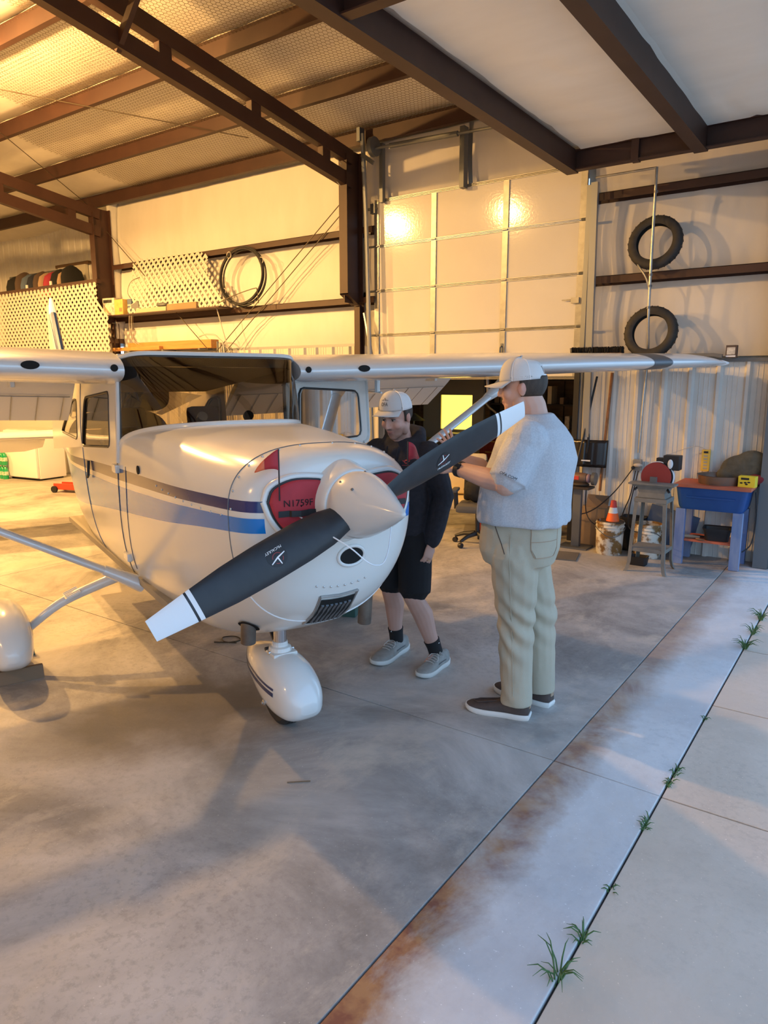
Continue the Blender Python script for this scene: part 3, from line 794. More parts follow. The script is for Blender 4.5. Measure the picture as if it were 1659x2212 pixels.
def framed(outer, inner, rin, side, name, glassname, parent, thick=.02, mp=None, seal=True):
    """panel in (s,z) with a rounded window; both loops start at the same corner"""
    mp = mp or (lambda p, d=0: (p.x, side*(sidel(p.y)-d), p.y))
    inn = rloop([Vector((a,b)) for a,b in inner], rin); out_ = [Vector((a,b)) for a,b in outer]
    ci = sum(inn, Vector((0,0)))/len(inn); N = 60
    inn = resample(inn, N)
    def cast(d):
        best = None
        for i in range(len(out_)):
            a = out_[i]-ci; b = out_[(i+1)%len(out_)]-ci; e = b-a; den = d.x*e.y-d.y*e.x
            if abs(den) < 1e-9: continue
            t = (a.x*e.y-a.y*e.x)/den; u = (a.x*d.y-a.y*d.x)/den
            if t > 0 and -1e-6 <= u <= 1+1e-6 and (best is None or t < best): best = t
        return ci + d*best
    om = [cast((p-ci).normalized()) for p in inn]
    # snap the nearest ray to each corner
    for c in out_:
        i = min(range(N), key=lambda k: (om[k]-c).length); om[i] = c
    g = G(); k2 = [p.lerp(q,.5) for p,q in zip(inn,om)]
    g.loft([[mp(p) for p in om],[mp(p) for p in k2],[mp(p) for p in inn],[mp(p,thick) for p in inn]])
    fr = g.build(name, 'fuselage_paint' if parent is pl else 'white_paint', parent, ang=50)
    gg = G(); gg.add([mp(p,.008) for p in inn],[tuple(range(N))]); gg.build(glassname, 'window_glass', parent, flat=True)
    if seal:
        s_ = G(); s_.tube([mp(p,.004) for p in inn]+[mp(inn[0],.004)], .009, 6); s_.build('window_seal', 'black', parent)
    return fr
zs = lambda s: fsec(s)[3]
framed([(-1.06,zs(-1.06)),(-.985,1.945),(-2.22,1.92),(-2.22,zs(-2.22))],[(-1.27,1.445),(-1.27,1.785),(-2.02,1.735),(-2.17,1.385)][::1], .05, -1, 'door_frame', 'door_window', pl)
framed([(-2.22,zs(-2.22)),(-2.22,1.92),(-2.60,1.85),(-3.5,1.50),(-3.5,zs(-3.5))],[(-2.34,1.42),(-2.32,1.72),(-2.55,1.70),(-3.02,1.44)], .05, -1, 'quarter_panel', 'quarter_window', pl)
framed([(-2.22,zs(-2.22)),(-2.22,1.92),(-2.60,1.85),(-3.5,1.50),(-3.5,zs(-3.5))],[(-2.34,1.42),(-2.32,1.72),(-2.55,1.70),(-3.02,1.44)], .05, 1, 'quarter_panel', 'quarter_window', pl)
# roof and rear window
cs_ = [k/8-1 for k in range(17)]
zr = lambda t: lerp(2.0,1.86,t**1.3); zu = lambda t: lerp(1.93,1.765,t)
g = G(); rings = []
for i in range(11):
    t = i/10; s = lerp(-.85,-2.65,t); bk = lambda c: .13*abs(c)**4*(1-t)
    rings.append([(s-bk(c), c*.545, zr(t)+.025*(1-c*c)*math.sin(math.pi*min(1,t+.15))) for c in cs_]+[(s-.03-bk(c), c*.53, zu(t)) for c in cs_[::-1]])
g.loft(rings,True,True,True); g.build('cabin_roof','white_paint',pl,ang=50)
G().grid([[(lerp(-.93,-2.6,i/6),c*.525,zu(i/6)-.006) for c in cs_] for i in range(7)]).build('headliner','interior',pl,ang=80)
rows = []
for i in range(7):
    t = i/6; s = lerp(-2.62,-3.5,t); rows.append([(s, c*lerp(.50,.40,t), lerp(1.775,1.58,t) - .05*c*c) for c in [k/6-1 for k in range(13)]])
G().grid(rows).build('rear_window', 'window_glass', pl, ang=80)
# door outline, hinge, handle
g = G(); pts = [(-1.06,1.93),(-1.09,1.40),(-1.13,.9),(-1.16,.66)]
def onside(s,z,d=.0):
    if z >= zs(s): return Vector((s,-(sidel(z)+d),z))
    w,zb,zt,zc,nb,ntp = fsec(s); u = (zc-z)/(zc-zb); return Vector((s,-w*(1-u**nb)**(1/nb)-d,z))
P = lambda pp,n=8: [onside(*q,.001) for q in [tuple(v) for v in crom([(a,0,b) for a,b in pp],n)] for q in [(q[0],q[2])]]
g.tube(P(pts), .0032, 5); g.build('door_seam', 'galv_dark', pl)
g = G(); g.tube(P([(-1.16,.66),(-1.5,.62),(-1.95,.64),(-2.06,.9),(-2.18,1.37),(-2.16,1.9)]), .0032, 5); g.build('door_seam', 'galv_dark', pl)
g = G(); g.tube(P([(-.90,1.36),(-.95,1.0),(-1.0,.72)]), .0022, 5); g.build('panel_seam', 'galv_dark', pl)
for z in (1.33,.78): G().obox(onside(-1.10,z,.010),(.10,.03,.05)).build('door_hinge','white_paint',pl,bevel=.008)
g = G().tube([onside(-1.93,1.30,.012),onside(-1.93,1.20,.02),onside(-1.97,1.18,.02)], .010, 6); g.build('door_handle','black',pl)
G().lathe([(.0,0),(.024,0),(.024,.004),(0,.004)],16, Matrix.Translation(onside(-.62,1.37,-.002)) @ rx(math.pi/2)).build('vent_hole','dark_hole',pl)
# far cabin door, standing open
dd = empty('cabin_door'); dd.parent = pl; dd.location = (-1.06,.56,0); dd.rotation_euler = (0,0,R_(180-62))
def mpd(p, d=0): return (p.x, .015-d, p.y)
framed([(0,1.36),(-.02,1.88),(1.05,1.90),(1.10,1.36)],[(.13,1.42),(.14,1.80),(.92,1.77),(.97,1.42)], .06, 1, 'door_frame', 'door_window', dd, mp=mpd)
g = G(); rows=[]
for k in range(9):
    z = lerp(1.36,.70,k/8); rows.append([(0,.015-.16*(k/8)**2.5,z),(.95-.12*(k/8),.015-.16*(k/8)**2.5,z)])
solid(g.grid(rows).build('door_skin','white_paint',dd,ang=60), .03)
g = G(); g.tube([Vector(mpd(p)) for p in rloop([Vector(q) for q in [(0,1.36),(-.02,1.88),(1.05,1.90),(1.10,1.36)]],.09)], .016, 6); g.build('door_edge','white_paint',dd)

# ---- cabin interior
def seat(x,y,m):
    g = G(); g.obox((x,y,1.0),(.46,.42,.14)); g.obox((x-.26,y,1.25),(.13,.42,.56), ry(R_(-12)).to_3x3()); g.obox((x-.33,y,1.58),(.09,.24,.16), ry(R_(-10)).to_3x3())
    return g.build('seat', m, pl, bevel=.04)
seat(-1.62,-.27,'seat'); seat(-1.62,.27,'seat')
g = G(); g.obox((-2.45,0,1.0),(.45,.95,.14)); g.obox((-2.72,0,1.24),(.13,.95,.46), ry(R_(-12)).to_3x3()); g.build('rear_seat','seat_cream',pl,bevel=.05)
g = G(); rows = []
for i in range(7):
    t = i/6; rows.append([(lerp(-.50,-.98,t)-.25*c*c, c*.50, 1.585+.03*math.sin(math.pi*t)*(1-c*c)-.05*c*c+.0*t) for c in [k/8-1 for k in range(17)]])
solid(g.grid(rows).build('glareshield','black',pl,ang=60), .04)
G().box(-1.06,-1.0,-.48,.48,1.15,1.57).build('instrument_panel','black',pl)
G().box(-3.4,-.4,-.5,.5,.62,.66).build('cabin_floor','interior',pl)
for sgn in (-1,1): G().tube([(-1.02,sgn*.30,1.30),(-1.2,sgn*.30,1.32)], .012, 6).build('yoke_shaft','black',pl)
for y in (-.13,.16): G().lathe([(0,0),(.03,0),(.03,.03),(0,.03)],14,T(-.80,y,1.63)@ry(R_(60))).build('air_vent','chrome' if y<0 else 'black',pl)

# ---- wings
def foil(n=22, x1=1.0):
    up=[];lo=[]
    for i in range(n+1):
        x = x1*(1-math.cos(math.pi*i/n))/2 if x1==1 else x1*(1-math.cos(math.pi/2*i/n))
        yt = .6*(.2969*math.sqrt(x)-.126*x-.3516*x*x+.2843*x**3-.1036*x**4)
        yc = .02/.16*(2*.4*x-x*x) if x < .4 else .02/.36*((1-.8)+.8*x-x*x)
        up.append((x,yc+yt)); lo.append((x,yc-yt))
    return up[::-1]+lo[1:]
def wchord(l): return 1.63 if l < 2.6 else lerp(1.63,1.16,(l-2.6)/2.5)
def wle(l): return -.83 if l < 2.6 else lerp(-.83,-.765,(l-2.6)/2.5)
def wz(l): return 1.905+(l-.55)*.0285
def wring(l, sg, x1=1.0, sc=1.0, dz=0, thick=1.0):
    c = wchord(l)*sc; return [(wle(l)-(wchord(l)-c)*.04 - x*c, sg*l, wz(l)+dz + y*c*thick - .022*x*c) for x,y in foil(22,x1)]
def hinge(l): c = wchord(l); return (wle(l)-.735*c, wz(l)+.035-.022*.735*c-.012)
for sg in (-1,1):
    wg = empty('wing'); wg.parent = pl
    wg['label'] = 'near wing running out of the left of the picture' if sg < 0 else 'far wing reaching across to the right'
    g = G(); g.loft([wring(l,sg) for l in (.545,.63)],True,True,True)
    g.build('root_fairing','wing_white',wg,ang=50)
    g = G(); g.loft([wring(l,sg,.72) for l in (.63,1.3,2.0,2.6,2.76)],True,True,True)
    g.loft([wring(l,sg) for l in (2.76,3.4,4.2,4.6,4.76)],True,True,True); g.build('wing_skin','wing_white',wg,ang=50)
    g = G(); g.loft([wring(l,sg,1.0,sc,dz,th) for l,sc,dz,th in ((4.76,1,0,1),(4.88,.94,-.002,.98),(5.0,.82,-.006,.92),(5.08,.66,-.012,.85),(5.13,.50,-.016,.75),(5.155,.36,-.02,.5))],True,False,True)
    g.build('wing_tip','wing_white',wg,ang=60)
    g = G(); g.tube([(wle(5.1)-.10,sg*5.06,wz(5.1)-.012),(wle(5.1)-.07,sg*5.16,wz(5.1)-.015),(wle(5.1)-.05,sg*5.22,wz(5.1)-.015)],[.03,.026,.012],10); g.build('tip_light','white_flat',wg)
    # flap, drooped, with beaded skin
    fl = empty('flap'); fl.parent = wg
    def fr_(l,a=R_(37)):
        hx,hz = hinge(l); out_ = []
        for x,y in foil(12):
            X = x*.50; Z = y*.50*.9; xx = X*math.cos(a)+Z*math.sin(a); zz = -X*math.sin(a)+Z*math.cos(a); out_.append((hx-.0-xx, sg*l, hz-.045+zz))
        return out_
    ra = R_(37)
    g = G(); g.loft([fr_(l) for l in (.60,1.3,2.0,2.72)],True,True,True); g.build('flap_skin','white_paint',fl,ang=50)
    g = G()
    l = .66
    while l < 2.7:
        hx,hz = hinge(l)
        pt = lambda X,Z: (hx-(X*math.cos(ra)+Z*math.sin(ra)), sg*l, hz-.045-X*math.sin(ra)+Z*math.cos(ra))
        g.tube([pt(.17,-.026),pt(.485,-.009)], .0035, 5); l += .165
    hx0,hz0 = hinge(.62); hx1,hz1 = hinge(2.70)
    q = lambda l,X,Z: (hinge(l)[0]-(X*math.cos(ra)+Z*math.sin(ra)), sg*l, hinge(l)[1]-.045-X*math.sin(ra)+Z*math.cos(ra))
    g.tube([q(.62,.17,-.027),q(2.70,.17,-.027)], .0035, 5)
    g.build('flap_bead','galv',fl)
    for l in (1.0,2.45):
        hx,hz = hinge(l); G().obox((hx+.0,sg*l,hz-.07),(.22,.03,.08)).build('flap_bracket','white_paint',wg,bevel=.006)
    # strut
    st = empty('wing_strut'); st.parent = pl
    a = Vector((-1.07,sg*.53,.635)); b = Vector((-1.25,sg*2.62,1.79))
    g = G(); g.tube([a,a.lerp(b,.5),b],[.047]*3,14,True,.5,up=(1,0,0)); g.build('strut_tube','wing_white',st,ang=80)
    g = G(); g.tube([a.lerp(b,-.03),a.lerp(b,.03),a.lerp(b,.075)],[.085,.062,.050],14,True,.6,up=(1,0,0)); g.build('strut_cuff','wing_white',st,ang=80)
    g = G(); g.tube([a.lerp(b,.93),a.lerp(b,.98),a.lerp(b,1.035)],[.050,.075,.10],14,True,.6,up=(1,0,0)); g.build('strut_cuff','wing_white',st,ang=80)
    # small fittings on the leading edge
    for l,r in ((.60,.020),(1.02,.030)):
        p = Vector((wle(l)-.004, sg*l, wz(l)+.012)); G().lathe([(0,0),(r,0),(r,.008),(0,.008)],18, Matrix.Translation(p) @ ry(math.pi/2) @ Matrix.Diagonal((.75 if r>.025 else 1,1.5 if r>.025 else 1,1,1))).build('inlet_hole','dark_hole',wg)
    g = G(); g.tube([(-1.5,sg*1.55,1.86),(-1.5,sg*1.55,1.76)],.022,10); g.tube([(-1.44,sg*1.55,1.755),(-1.72,sg*1.55,1.765)],[.008,.012],8); g.build('pitot_mast' if sg<0 else 'fuel_vent','wing_white',wg)
    g = G(); g.ell((-1.3,sg*1.9,1.885),(.05,.05,.02)); g.build('tie_down_ring','metal',wg)
    # polished patch on the outboard leading edge
    if sg > 0:
        g = G(); ring = lambda l: [(x+.004,y,z+.0) for x,y,z in wring(l,sg)[14:31]]
        g.grid([ring(4.05),ring(4.18),ring(4.30)]); g.build('landing_light_lens','galv_dark',wg,ang=60)

# ---- tail
fs = lambda z: (-5.65-1.0*(z-1.4)/1.35, -7.15)
g = G(); rings = []
for z,th in ((1.30,.055),(1.8,.048),(2.3,.04),(2.68,.032),(2.76,.02),(2.80,.006)):
    le,te = fs(min(z,2.72)); te = te + .12*(z-1.3)*.3
    rings.append([(le-(le-te)*k, th*(math.sin(math.pi*math.sqrt(k))), z) for k in [i/10 for i in range(11)]]+[(le-(le-te)*k, -th*(math.sin(math.pi*math.sqrt(k))), z) for k in [i/10 for i in range(9,0,-1)]])
g.loft(rings,True,True,True); g.build('fin','white_paint',pl,ang=60)
g = G(); g.tube([(-5.72,0,1.45),(-6.62,0,2.66)],.052,10,True,.9); g.build('fin_leading_edge','navy',pl)
G().tube([(-6.62,0,2.66),(-6.66,0,2.78),(-6.68,0,2.86)],[.05,.035,.02],10).build('beacon','white_flat',pl)
for sg in (-1,1):
    stz = empty('tailplane'); stz.parent = pl
    sr = lambda l,x0,x1,z,th: [(lerp(x0,x1,x), sg*l, z+y*th) for x,y in foil(10)]
    g = G(); g.loft([sr(.05,-5.85,-6.5,1.20,.85),sr(1.0,-5.95,-6.5,1.20,.7),sr(1.7,-6.02,-6.5,1.20,.6)],True,True,True); g.build('stabilizer','white_paint',stz,ang=50)
    def er(l,cut=0):
        out_ = []; a = R_(28)
        for x,y in foil(10):
            X = x*(.50-cut); Z = y*.6; out_.append((-6.52-X*math.cos(a)-Z*math.sin(a), sg*l, 1.175-X*math.sin(a)+Z*math.cos(a)))
        return out_
    g = G(); g.loft([er(.22,.12),er(.42),er(1.7)],True,True,True); g.build('elevator','white_paint',stz,ang=50)
    G().box(-6.535,-6.505,*sorted((sg*.1,sg*1.7)),1.15,1.19).build('hinge_gap','dark_hole',stz)

# ---- spinner and propeller
sp = G().lathe([(.142,-.03),(.144,.0),(.143,.025),(.136,.055),(.117,.11),(.088,.18),(.058,.245),(.030,.305),(.012,.338),(.004,.346)], 48, T(.785,0,1.330) @ ry(math.pi/2 - .03)).build('spinner', 'spinner', pl, ang=80)
for k in range(7):
    a = 2*math.pi*k/7+.5; G().ell((.80,.1425*math.cos(a),1.330+.1425*math.sin(a)),(.007,.006,.006),8,5).build('screw','galv_dark',sp)
for a in (2.4,5.4): G().ell((.885,.121*math.cos(a),1.335+.121*math.sin(a)),(.007,.006,.006),8,5).build('screw','galv_dark',sp)
PHI = R_(22.8); RP = .955; HZ = 1.335
BT = [(.06,.11,.05,58),(.13,.135,.045,47),(.20,.16,.036,38),(.32,.170,.028,30),(.5,.168,.022,24),(.65,.155,.018,21),(.78,.130,.014,18.5),(.88,.108,.011,17),(.98,.086,.007,16)]
def blade_pt(r, c, sg, off=0., back=False):
    """c in -.5..+.5 of the chord (+ = leading edge)"""
    ch,th,be = interp(BT, r); be = R_(be); a = PHI + (0 if sg > 0 else math.pi)
    er = Vector((0,math.cos(a),math.sin(a))); et = Vector((0,-math.sin(a),math.cos(a))); ex = Vector((1,0,0))
    cd = et*math.cos(be)+ex*math.sin(be); nn = ex*math.cos(be)-et*math.sin(be)
    prof = max(0,1-(2*c-.15)**2/1.3225) if c > -.5 else 0
    h = th*(.85*max(0,1-(2*c)**2)**.6) if not back else -th*.2*max(0,1-(2*c)**2)**.6
    return Vector((.825,0,HZ)) + er*r + cd*(c*ch) + nn*(h+off)
def blade_piece(r0, r1, sg, n, name, m, parent):
    rings = []
    for i in range(n+1):
        r = lerp(r0,r1,i/n); cs = [-.5+k/14 for k in range(15)]
        rings.append([blade_pt(r,c,sg) for c in cs]+[blade_pt(r,c,sg,0,True) for c in cs[-2:0:-1]])
    return G().loft(rings,True,True,True).build(name,m,parent,ang=50)
for sg in (-1,1):
    b = blade_piece(.07,.790,sg,26,'propeller_blade','prop_black',pl)
    b['label'] = 'lower propeller blade on the left' if sg < 0 else 'upper propeller blade on the right'
    blade_piece(.790,.808,sg,1,'white_band','white_flat',b); blade_piece(.808,.818,sg,1,'black_band','prop_black',b); blade_piece(.818,.98,sg,6,'white_tip','white_flat',b)
    # maker's mark: round decal, arrow, arc and lettering laid on the blade's face
    rc, c0 = .44, .0
    def onb(u, v, off=.0015, rc=rc): return blade_pt(rc+u, c0+v/interp(BT,rc+u)[0], sg, off)
    g = G(); N = 24
    rows = [[onb(.043*q*math.cos(2*math.pi*k/N), .043*q*math.sin(2*math.pi*k/N), .0010) for k in range(N+1)] for q in (.02,.5,1)]
    G().grid(rows).build('decal_disc','black',b,ang=80)
    def ribbon(p0,p1,w):
        a = Vector(p0); bb = Vector(p1); t = (bb-a).normalized(); nn = Vector((-t.y,t.x))
        return [[onb(*(a.lerp(bb,k/5)+nn*w*(1-.4*k/5)),.0018) for k in range(6)],[onb(*(a.lerp(bb,k/5)-nn*w*(1-.4*k/5)),.0018) for k in range(6)]]
    g = G()
    for p1 in ((-.036,-.002),(.034,.020),(-.004,.036)): g.grid(ribbon((0,.006),p1,.0032))
    g.build('decal_arrow','text_white',b,flat=True)
    g = G()
    for a0,a1 in ((-2.6,-.2),(.75,1.45),(2.2,3.0)):
        g.grid([[onb(q*math.cos(lerp(a0,a1,k/10)), .008+q*math.sin(lerp(a0,a1,k/10)), .0016) for k in range(11)] for q in (.0205,.0225)])
    g.build('decal_arc','text_red',b,flat=True)
    text('decal_lettering','McCAULEY',.0155,'text_white',b,Matrix(),warp=lambda p: onb(p.x,-.028+p.y,.0018+p.z),shear=.2,sub=.01)
G().lathe([(.10,-.05),(.10,.05)],20,T(.825,0,HZ)@ry(math.pi/2)).build('propeller_hub','prop_black',pl)

# ---- cowl openings, stacks, filter
def surf_loop(loop, off): return [Vector((nose_s(y,z)+off,y,z)) for y,z in loop]
def loop_at(side, grow=0.):
    base = [(.350,1.350),(.325,1.405),(.25,1.440),(.16,1.440),(.115,1.425),(.120,1.36),(.130,1.29),(.165,1.235),(.22,1.205),(.285,1.225),(.33,1.285)]
    c = (.235,1.33); pts = [Vector((c[0]+(y-c[0])*(1+grow), c[1]+(z-c[1])*(1+grow), 0)) for y,z in base]
    pts = crom(pts+[pts[0]],4)[:-1]
    return [(side*p.x,p.y) for p in pts]
for sd in (-1,1):
    g = G(); L0 = surf_loop(loop_at(sd,.10),.004); g.tube(L0+[L0[0]], .016, 8); g.build('inlet_lip','white_paint',pl,ang=80)
    g = G(); a = surf_loop(loop_at(sd,.07),.006); c = sum(a,Vector())/len(a); c.x = nose_s(c.y,c.z)+.006; k = g.add(a+[c],[]); n = len(a); g.f += [(k+i,k+(i+1)%n,k+n) for i in range(n)]; g.build('inlet_opening','dark_hole',pl,flat=True)
g = G(); ov = [(.04+.062*math.cos(t),1.075+.040*math.sin(t)) for t in [2*math.pi*k/28 for k in range(28)]]
a = surf_loop(ov,.004); c = sum(a,Vector())/28; c.x = nose_s(c.y,c.z)+.004; k = g.add(a+[c],[]); g.f += [(k+i,k+(i+1)%28,k+28) for i in range(28)]; g.build('oval_intake','dark_hole',pl,flat=True)
g = G(); a = surf_loop([(.04+.068*math.cos(t),1.075+.046*math.sin(t)) for t in [2*math.pi*k/28 for k in range(29)]],.001); g.tube(a,.009,8); g.build('intake_rim','white_paint',pl,ang=80)
# carburettor filter on the lower front slope
def zbot(s,y):
    w,zb,zt,zc,nb,ntp = fsec(s); return zc-(zc-zb)*(1-(abs(y)/w)**nb)**(1/nb)
fz = empty('air_filter'); fz.parent = pl
def fq(u,v,o): s = lerp(.425,.590,v); y = lerp(-.085,.095,u); p = Vector((s,y,zbot(s,y))); return p+Vector((.75,0,-.66))*o
g = G(); N=8
g.grid([[fq(i/N,j/N,.006) for i in range(N+1)] for j in range(N+1)]); g.build('filter_well','dark_hole',fz,flat=True)
for i in range(7): G().tube([fq((i+.7)/7.6,.14,.008),fq((i+.7)/7.6,.88,.008)],.008,6).build('filter_slat','galv_dark',fz)
for a,b in (((-.04,-.05),(1.04,-.05)),((1.04,-.05),(1.04,1.05)),((1.04,1.05),(-.04,1.05)),((-.04,1.05),(-.04,-.05))): G().tube([fq(*a,.004),fq((a[0]+b[0])/2,(a[1]+b[1])/2,.004),fq(*b,.004)],.007,6).build('filter_frame','galv',fz)
for k in range(8): G().ell(fq(-.2+k*.2,1.18,.002),.005,8,5).build('rivet','metal',fz)
for (s,y,z0,z1) in ((.22,-.285,.88,.585),(.24,.37,.86,.57)):
    g = G().tube([(s,y,z0),(s-.004,y,(z0+z1)/2),(s-.02,y,z1)],.037,20,True); g.build('exhaust_stack','exhaust',pl,ang=60)
    G().lathe([(.0,0),(.031,0)],18,T(s-.021,y,z1-.001)).build('stack_mouth','dark_hole',pl)
    h_ = .01; nv = Vector(((zbot(s+h_,y)-zbot(s-h_,y))/(2*h_),(zbot(s,y+h_)-zbot(s,y-h_))/(2*h_),-1)).normalized(); G().lathe([(0,0),(.055,0)],24,Matrix.Translation(Vector((s,y,zbot(s,y)))+nv*.006) @ nv.to_track_quat('Z','Y').to_matrix().to_4x4()).build('stack_opening','dark_hole',pl)

# ---- landing gear
def pant(name, s0, s1, y0, tab, label=None, stripe=True):
    """tab rows: t, half width, bottom, top"""
    tb = smooth_tab(tab,4); rings = []
    for t,w,zb,zt in tb:
        s = lerp(s0,s1,t); zc = zb+(zt-zb)*.48; ring = []
        for j in range(28):
            th = 2*math.pi*j/28; c,sn = math.cos(th),math.sin(th); e = 2.3 if sn>0 else 3.2
            ring.append((s, y0+w*math.copysign(abs(c)**(2/e),c), zc+((zt-zc) if sn>0 else (zc-zb))*math.copysign(abs(sn)**(2/e),sn)))
        rings.append(ring)
    o = G().loft(rings,True,True,True).build(name,'white_paint',pl,ang=70)
    if stripe:
        for k,(za,zb_) in enumerate(((.66,.625),(.59,.525))):
            for sd in (-1,1):
                rows = [[],[]]
                for t,w,zb,zt in tb:
                    if not .06 < t < .80: continue
                    s = lerp(s0,s1,t); zc = zb+(zt-zb)*.48
                    for q,fz_ in enumerate((za,zb_)):
                        z = zb0+(zt0-zb0)*(fz_+.16*(.5-t)); e = 2.3 if z>zc else 3.2; h = (zt-zc) if z>zc else (zc-zb)
                        u = min(.999,abs(z-zc)/h); y = w*(1-u**e)**(1/e); rows[q].append((s,y0+sd*(y+.0015),z))
                G().grid(rows).build('pant_stripe','navy',o,ang=80)
    return o
def tire(y0, s0, r=.20, w=.075):
    prof = [(r*.45,-w*.7),(r*.62,-w*.95),(r*.84,-w),(r*.95,-w*.8),(r*.985,-w*.62),(r*.985,-w*.58),(r*.965,-w*.56),(r*.965,-w*.50),(r*.995,-w*.48),(r,-w*.22),(r*.975,-w*.2),(r*.975,-w*.13),(r,-w*.1)]
    prof = prof+[(a,-b) for a,b in prof[::-1]]
    return G().lathe(prof,48,T(s0,y0,r) @ rx(math.pi/2)).build('tire','rubber',pl,ang=30)
zb0,zt0 = .075,.40
NP = pant('nose_wheel_pant',-.47,.285,.0,[(0,.02,.27,.31),(.08,.055,.245,.34),(.25,.105,.205,.378),(.42,.130,.160,.402),(.60,.142,.112,.404),(.76,.138,.094,.382),(.89,.118,.102,.33),(.965,.082,.13,.268),(1,.045,.165,.222)])
tire(.0,-.02,.185,.066)
g = G(); g.tube([(-.06,0,.39),(-.05,0,.60)],.036,18); g.build('oleo_strut','chrome',pl)
g = G(); g.lathe([(.062,.37),(.066,.40),(.060,.425),(.045,.43),(.043,.455)],20,T(-.06,0,0)); g.obox((-.05,0,.385),(.13,.14,.04)); g.build('fork_collar','white_paint',pl,bevel=.006)
g = G(); g.tube([(-.10,-.0,.42),(-.19,0,.50),(-.10,0,.59)],.016,6); g.tube([(-.10,-.07,.405),(-.10,.07,.405)],.012,8); g.build('torque_link','black',pl)
g = G(); g.tube([(-.05,-.075,.40),(-.05,.075,.40)],.01,8); g.build('axle_bolt','metal',pl)
G().lathe([(0,0),(.016,0),(.016,.006),(.008,.010),(.008,.016),(0,.016)],14,T(.02,-.136,.16)@rx(math.pi/2)).build('axle_cap','metal',NP)
zb0,zt0 = .08,.46
for sg in (-1,1):
    y0 = sg*1.20
    p = pant('main_wheel_pant',-2.20,-1.22,y0,[(0,.02,.22,.28),(.08,.06,.18,.33),(.25,.11,.12,.40),(.45,.135,.085,.445),(.62,.14,.075,.455),(.78,.135,.085,.43),(.90,.11,.11,.365),(.97,.07,.15,.29),(1,.03,.19,.24)])
    p['label'] = 'near main wheel fairing at the left edge' if sg < 0 else 'far main wheel fairing behind the nose'
    tire(y0,-1.64,.205,.075)
    g = G(); g.tube(crom([(-1.55,sg*.36,.58),(-1.57,sg*.62,.505),(-1.60,sg*.88,.40),(-1.63,sg*1.08,.25)],5),[lerp(.040,.026,k/15) for k in range(16)],12); g.build('gear_leg','white_paint',pl,ang=80)
    st = G(); st.obox((-1.59,sg*.80,.462),(.15,.10,.012), rx(sg*R_(-22)).to_3x3())
    for k in range(5): st.obox((-1.59-.06+k*.03,sg*.80,.470),(.01,.09,.008), rx(sg*R_(-22)).to_3x3())
    st.build('boarding_step','white_paint',pl)
    g = G(); g.obox((-1.62,sg*1.075,.24),(.10,.03,.13)); g.obox((-1.66,sg*1.07,.19),(.05,.05,.06)); g.build('brake_caliper','galv_dark',pl,bevel=.006)
    g = G(); g.obox((-1.62,sg*.42,.555),(.22,.14,.05), rx(sg*R_(-18)).to_3x3()); g.build('leg_fairing','white_paint',pl,bevel=.02)
# chocks by the near main wheel
for k,(xx,yy,lb) in enumerate(((-1.43,-1.2,'dark wooden chock in front of the near main wheel'),(-1.87,-1.2,'dark wooden chock behind the near main wheel'))):
    c = NWp = Vector((-2.488,2.616,0)) + Matrix.Rotation(R_(-21.83),3,'Z') @ Vector((xx*.9816,yy*.9816,0))
    g = G(); g.prism([(-.05,0),(.05,0),(.015,.075),(-.015,.075)],-.17,.17,rx(math.pi/2)); o = g.build('wheel_chock','shade_green' if k else 'cardboard_dark',None,bevel=.005); o.location = c; o.rotation_euler = (0,0,R_(-21.83)); tag(o,lb,'chock')

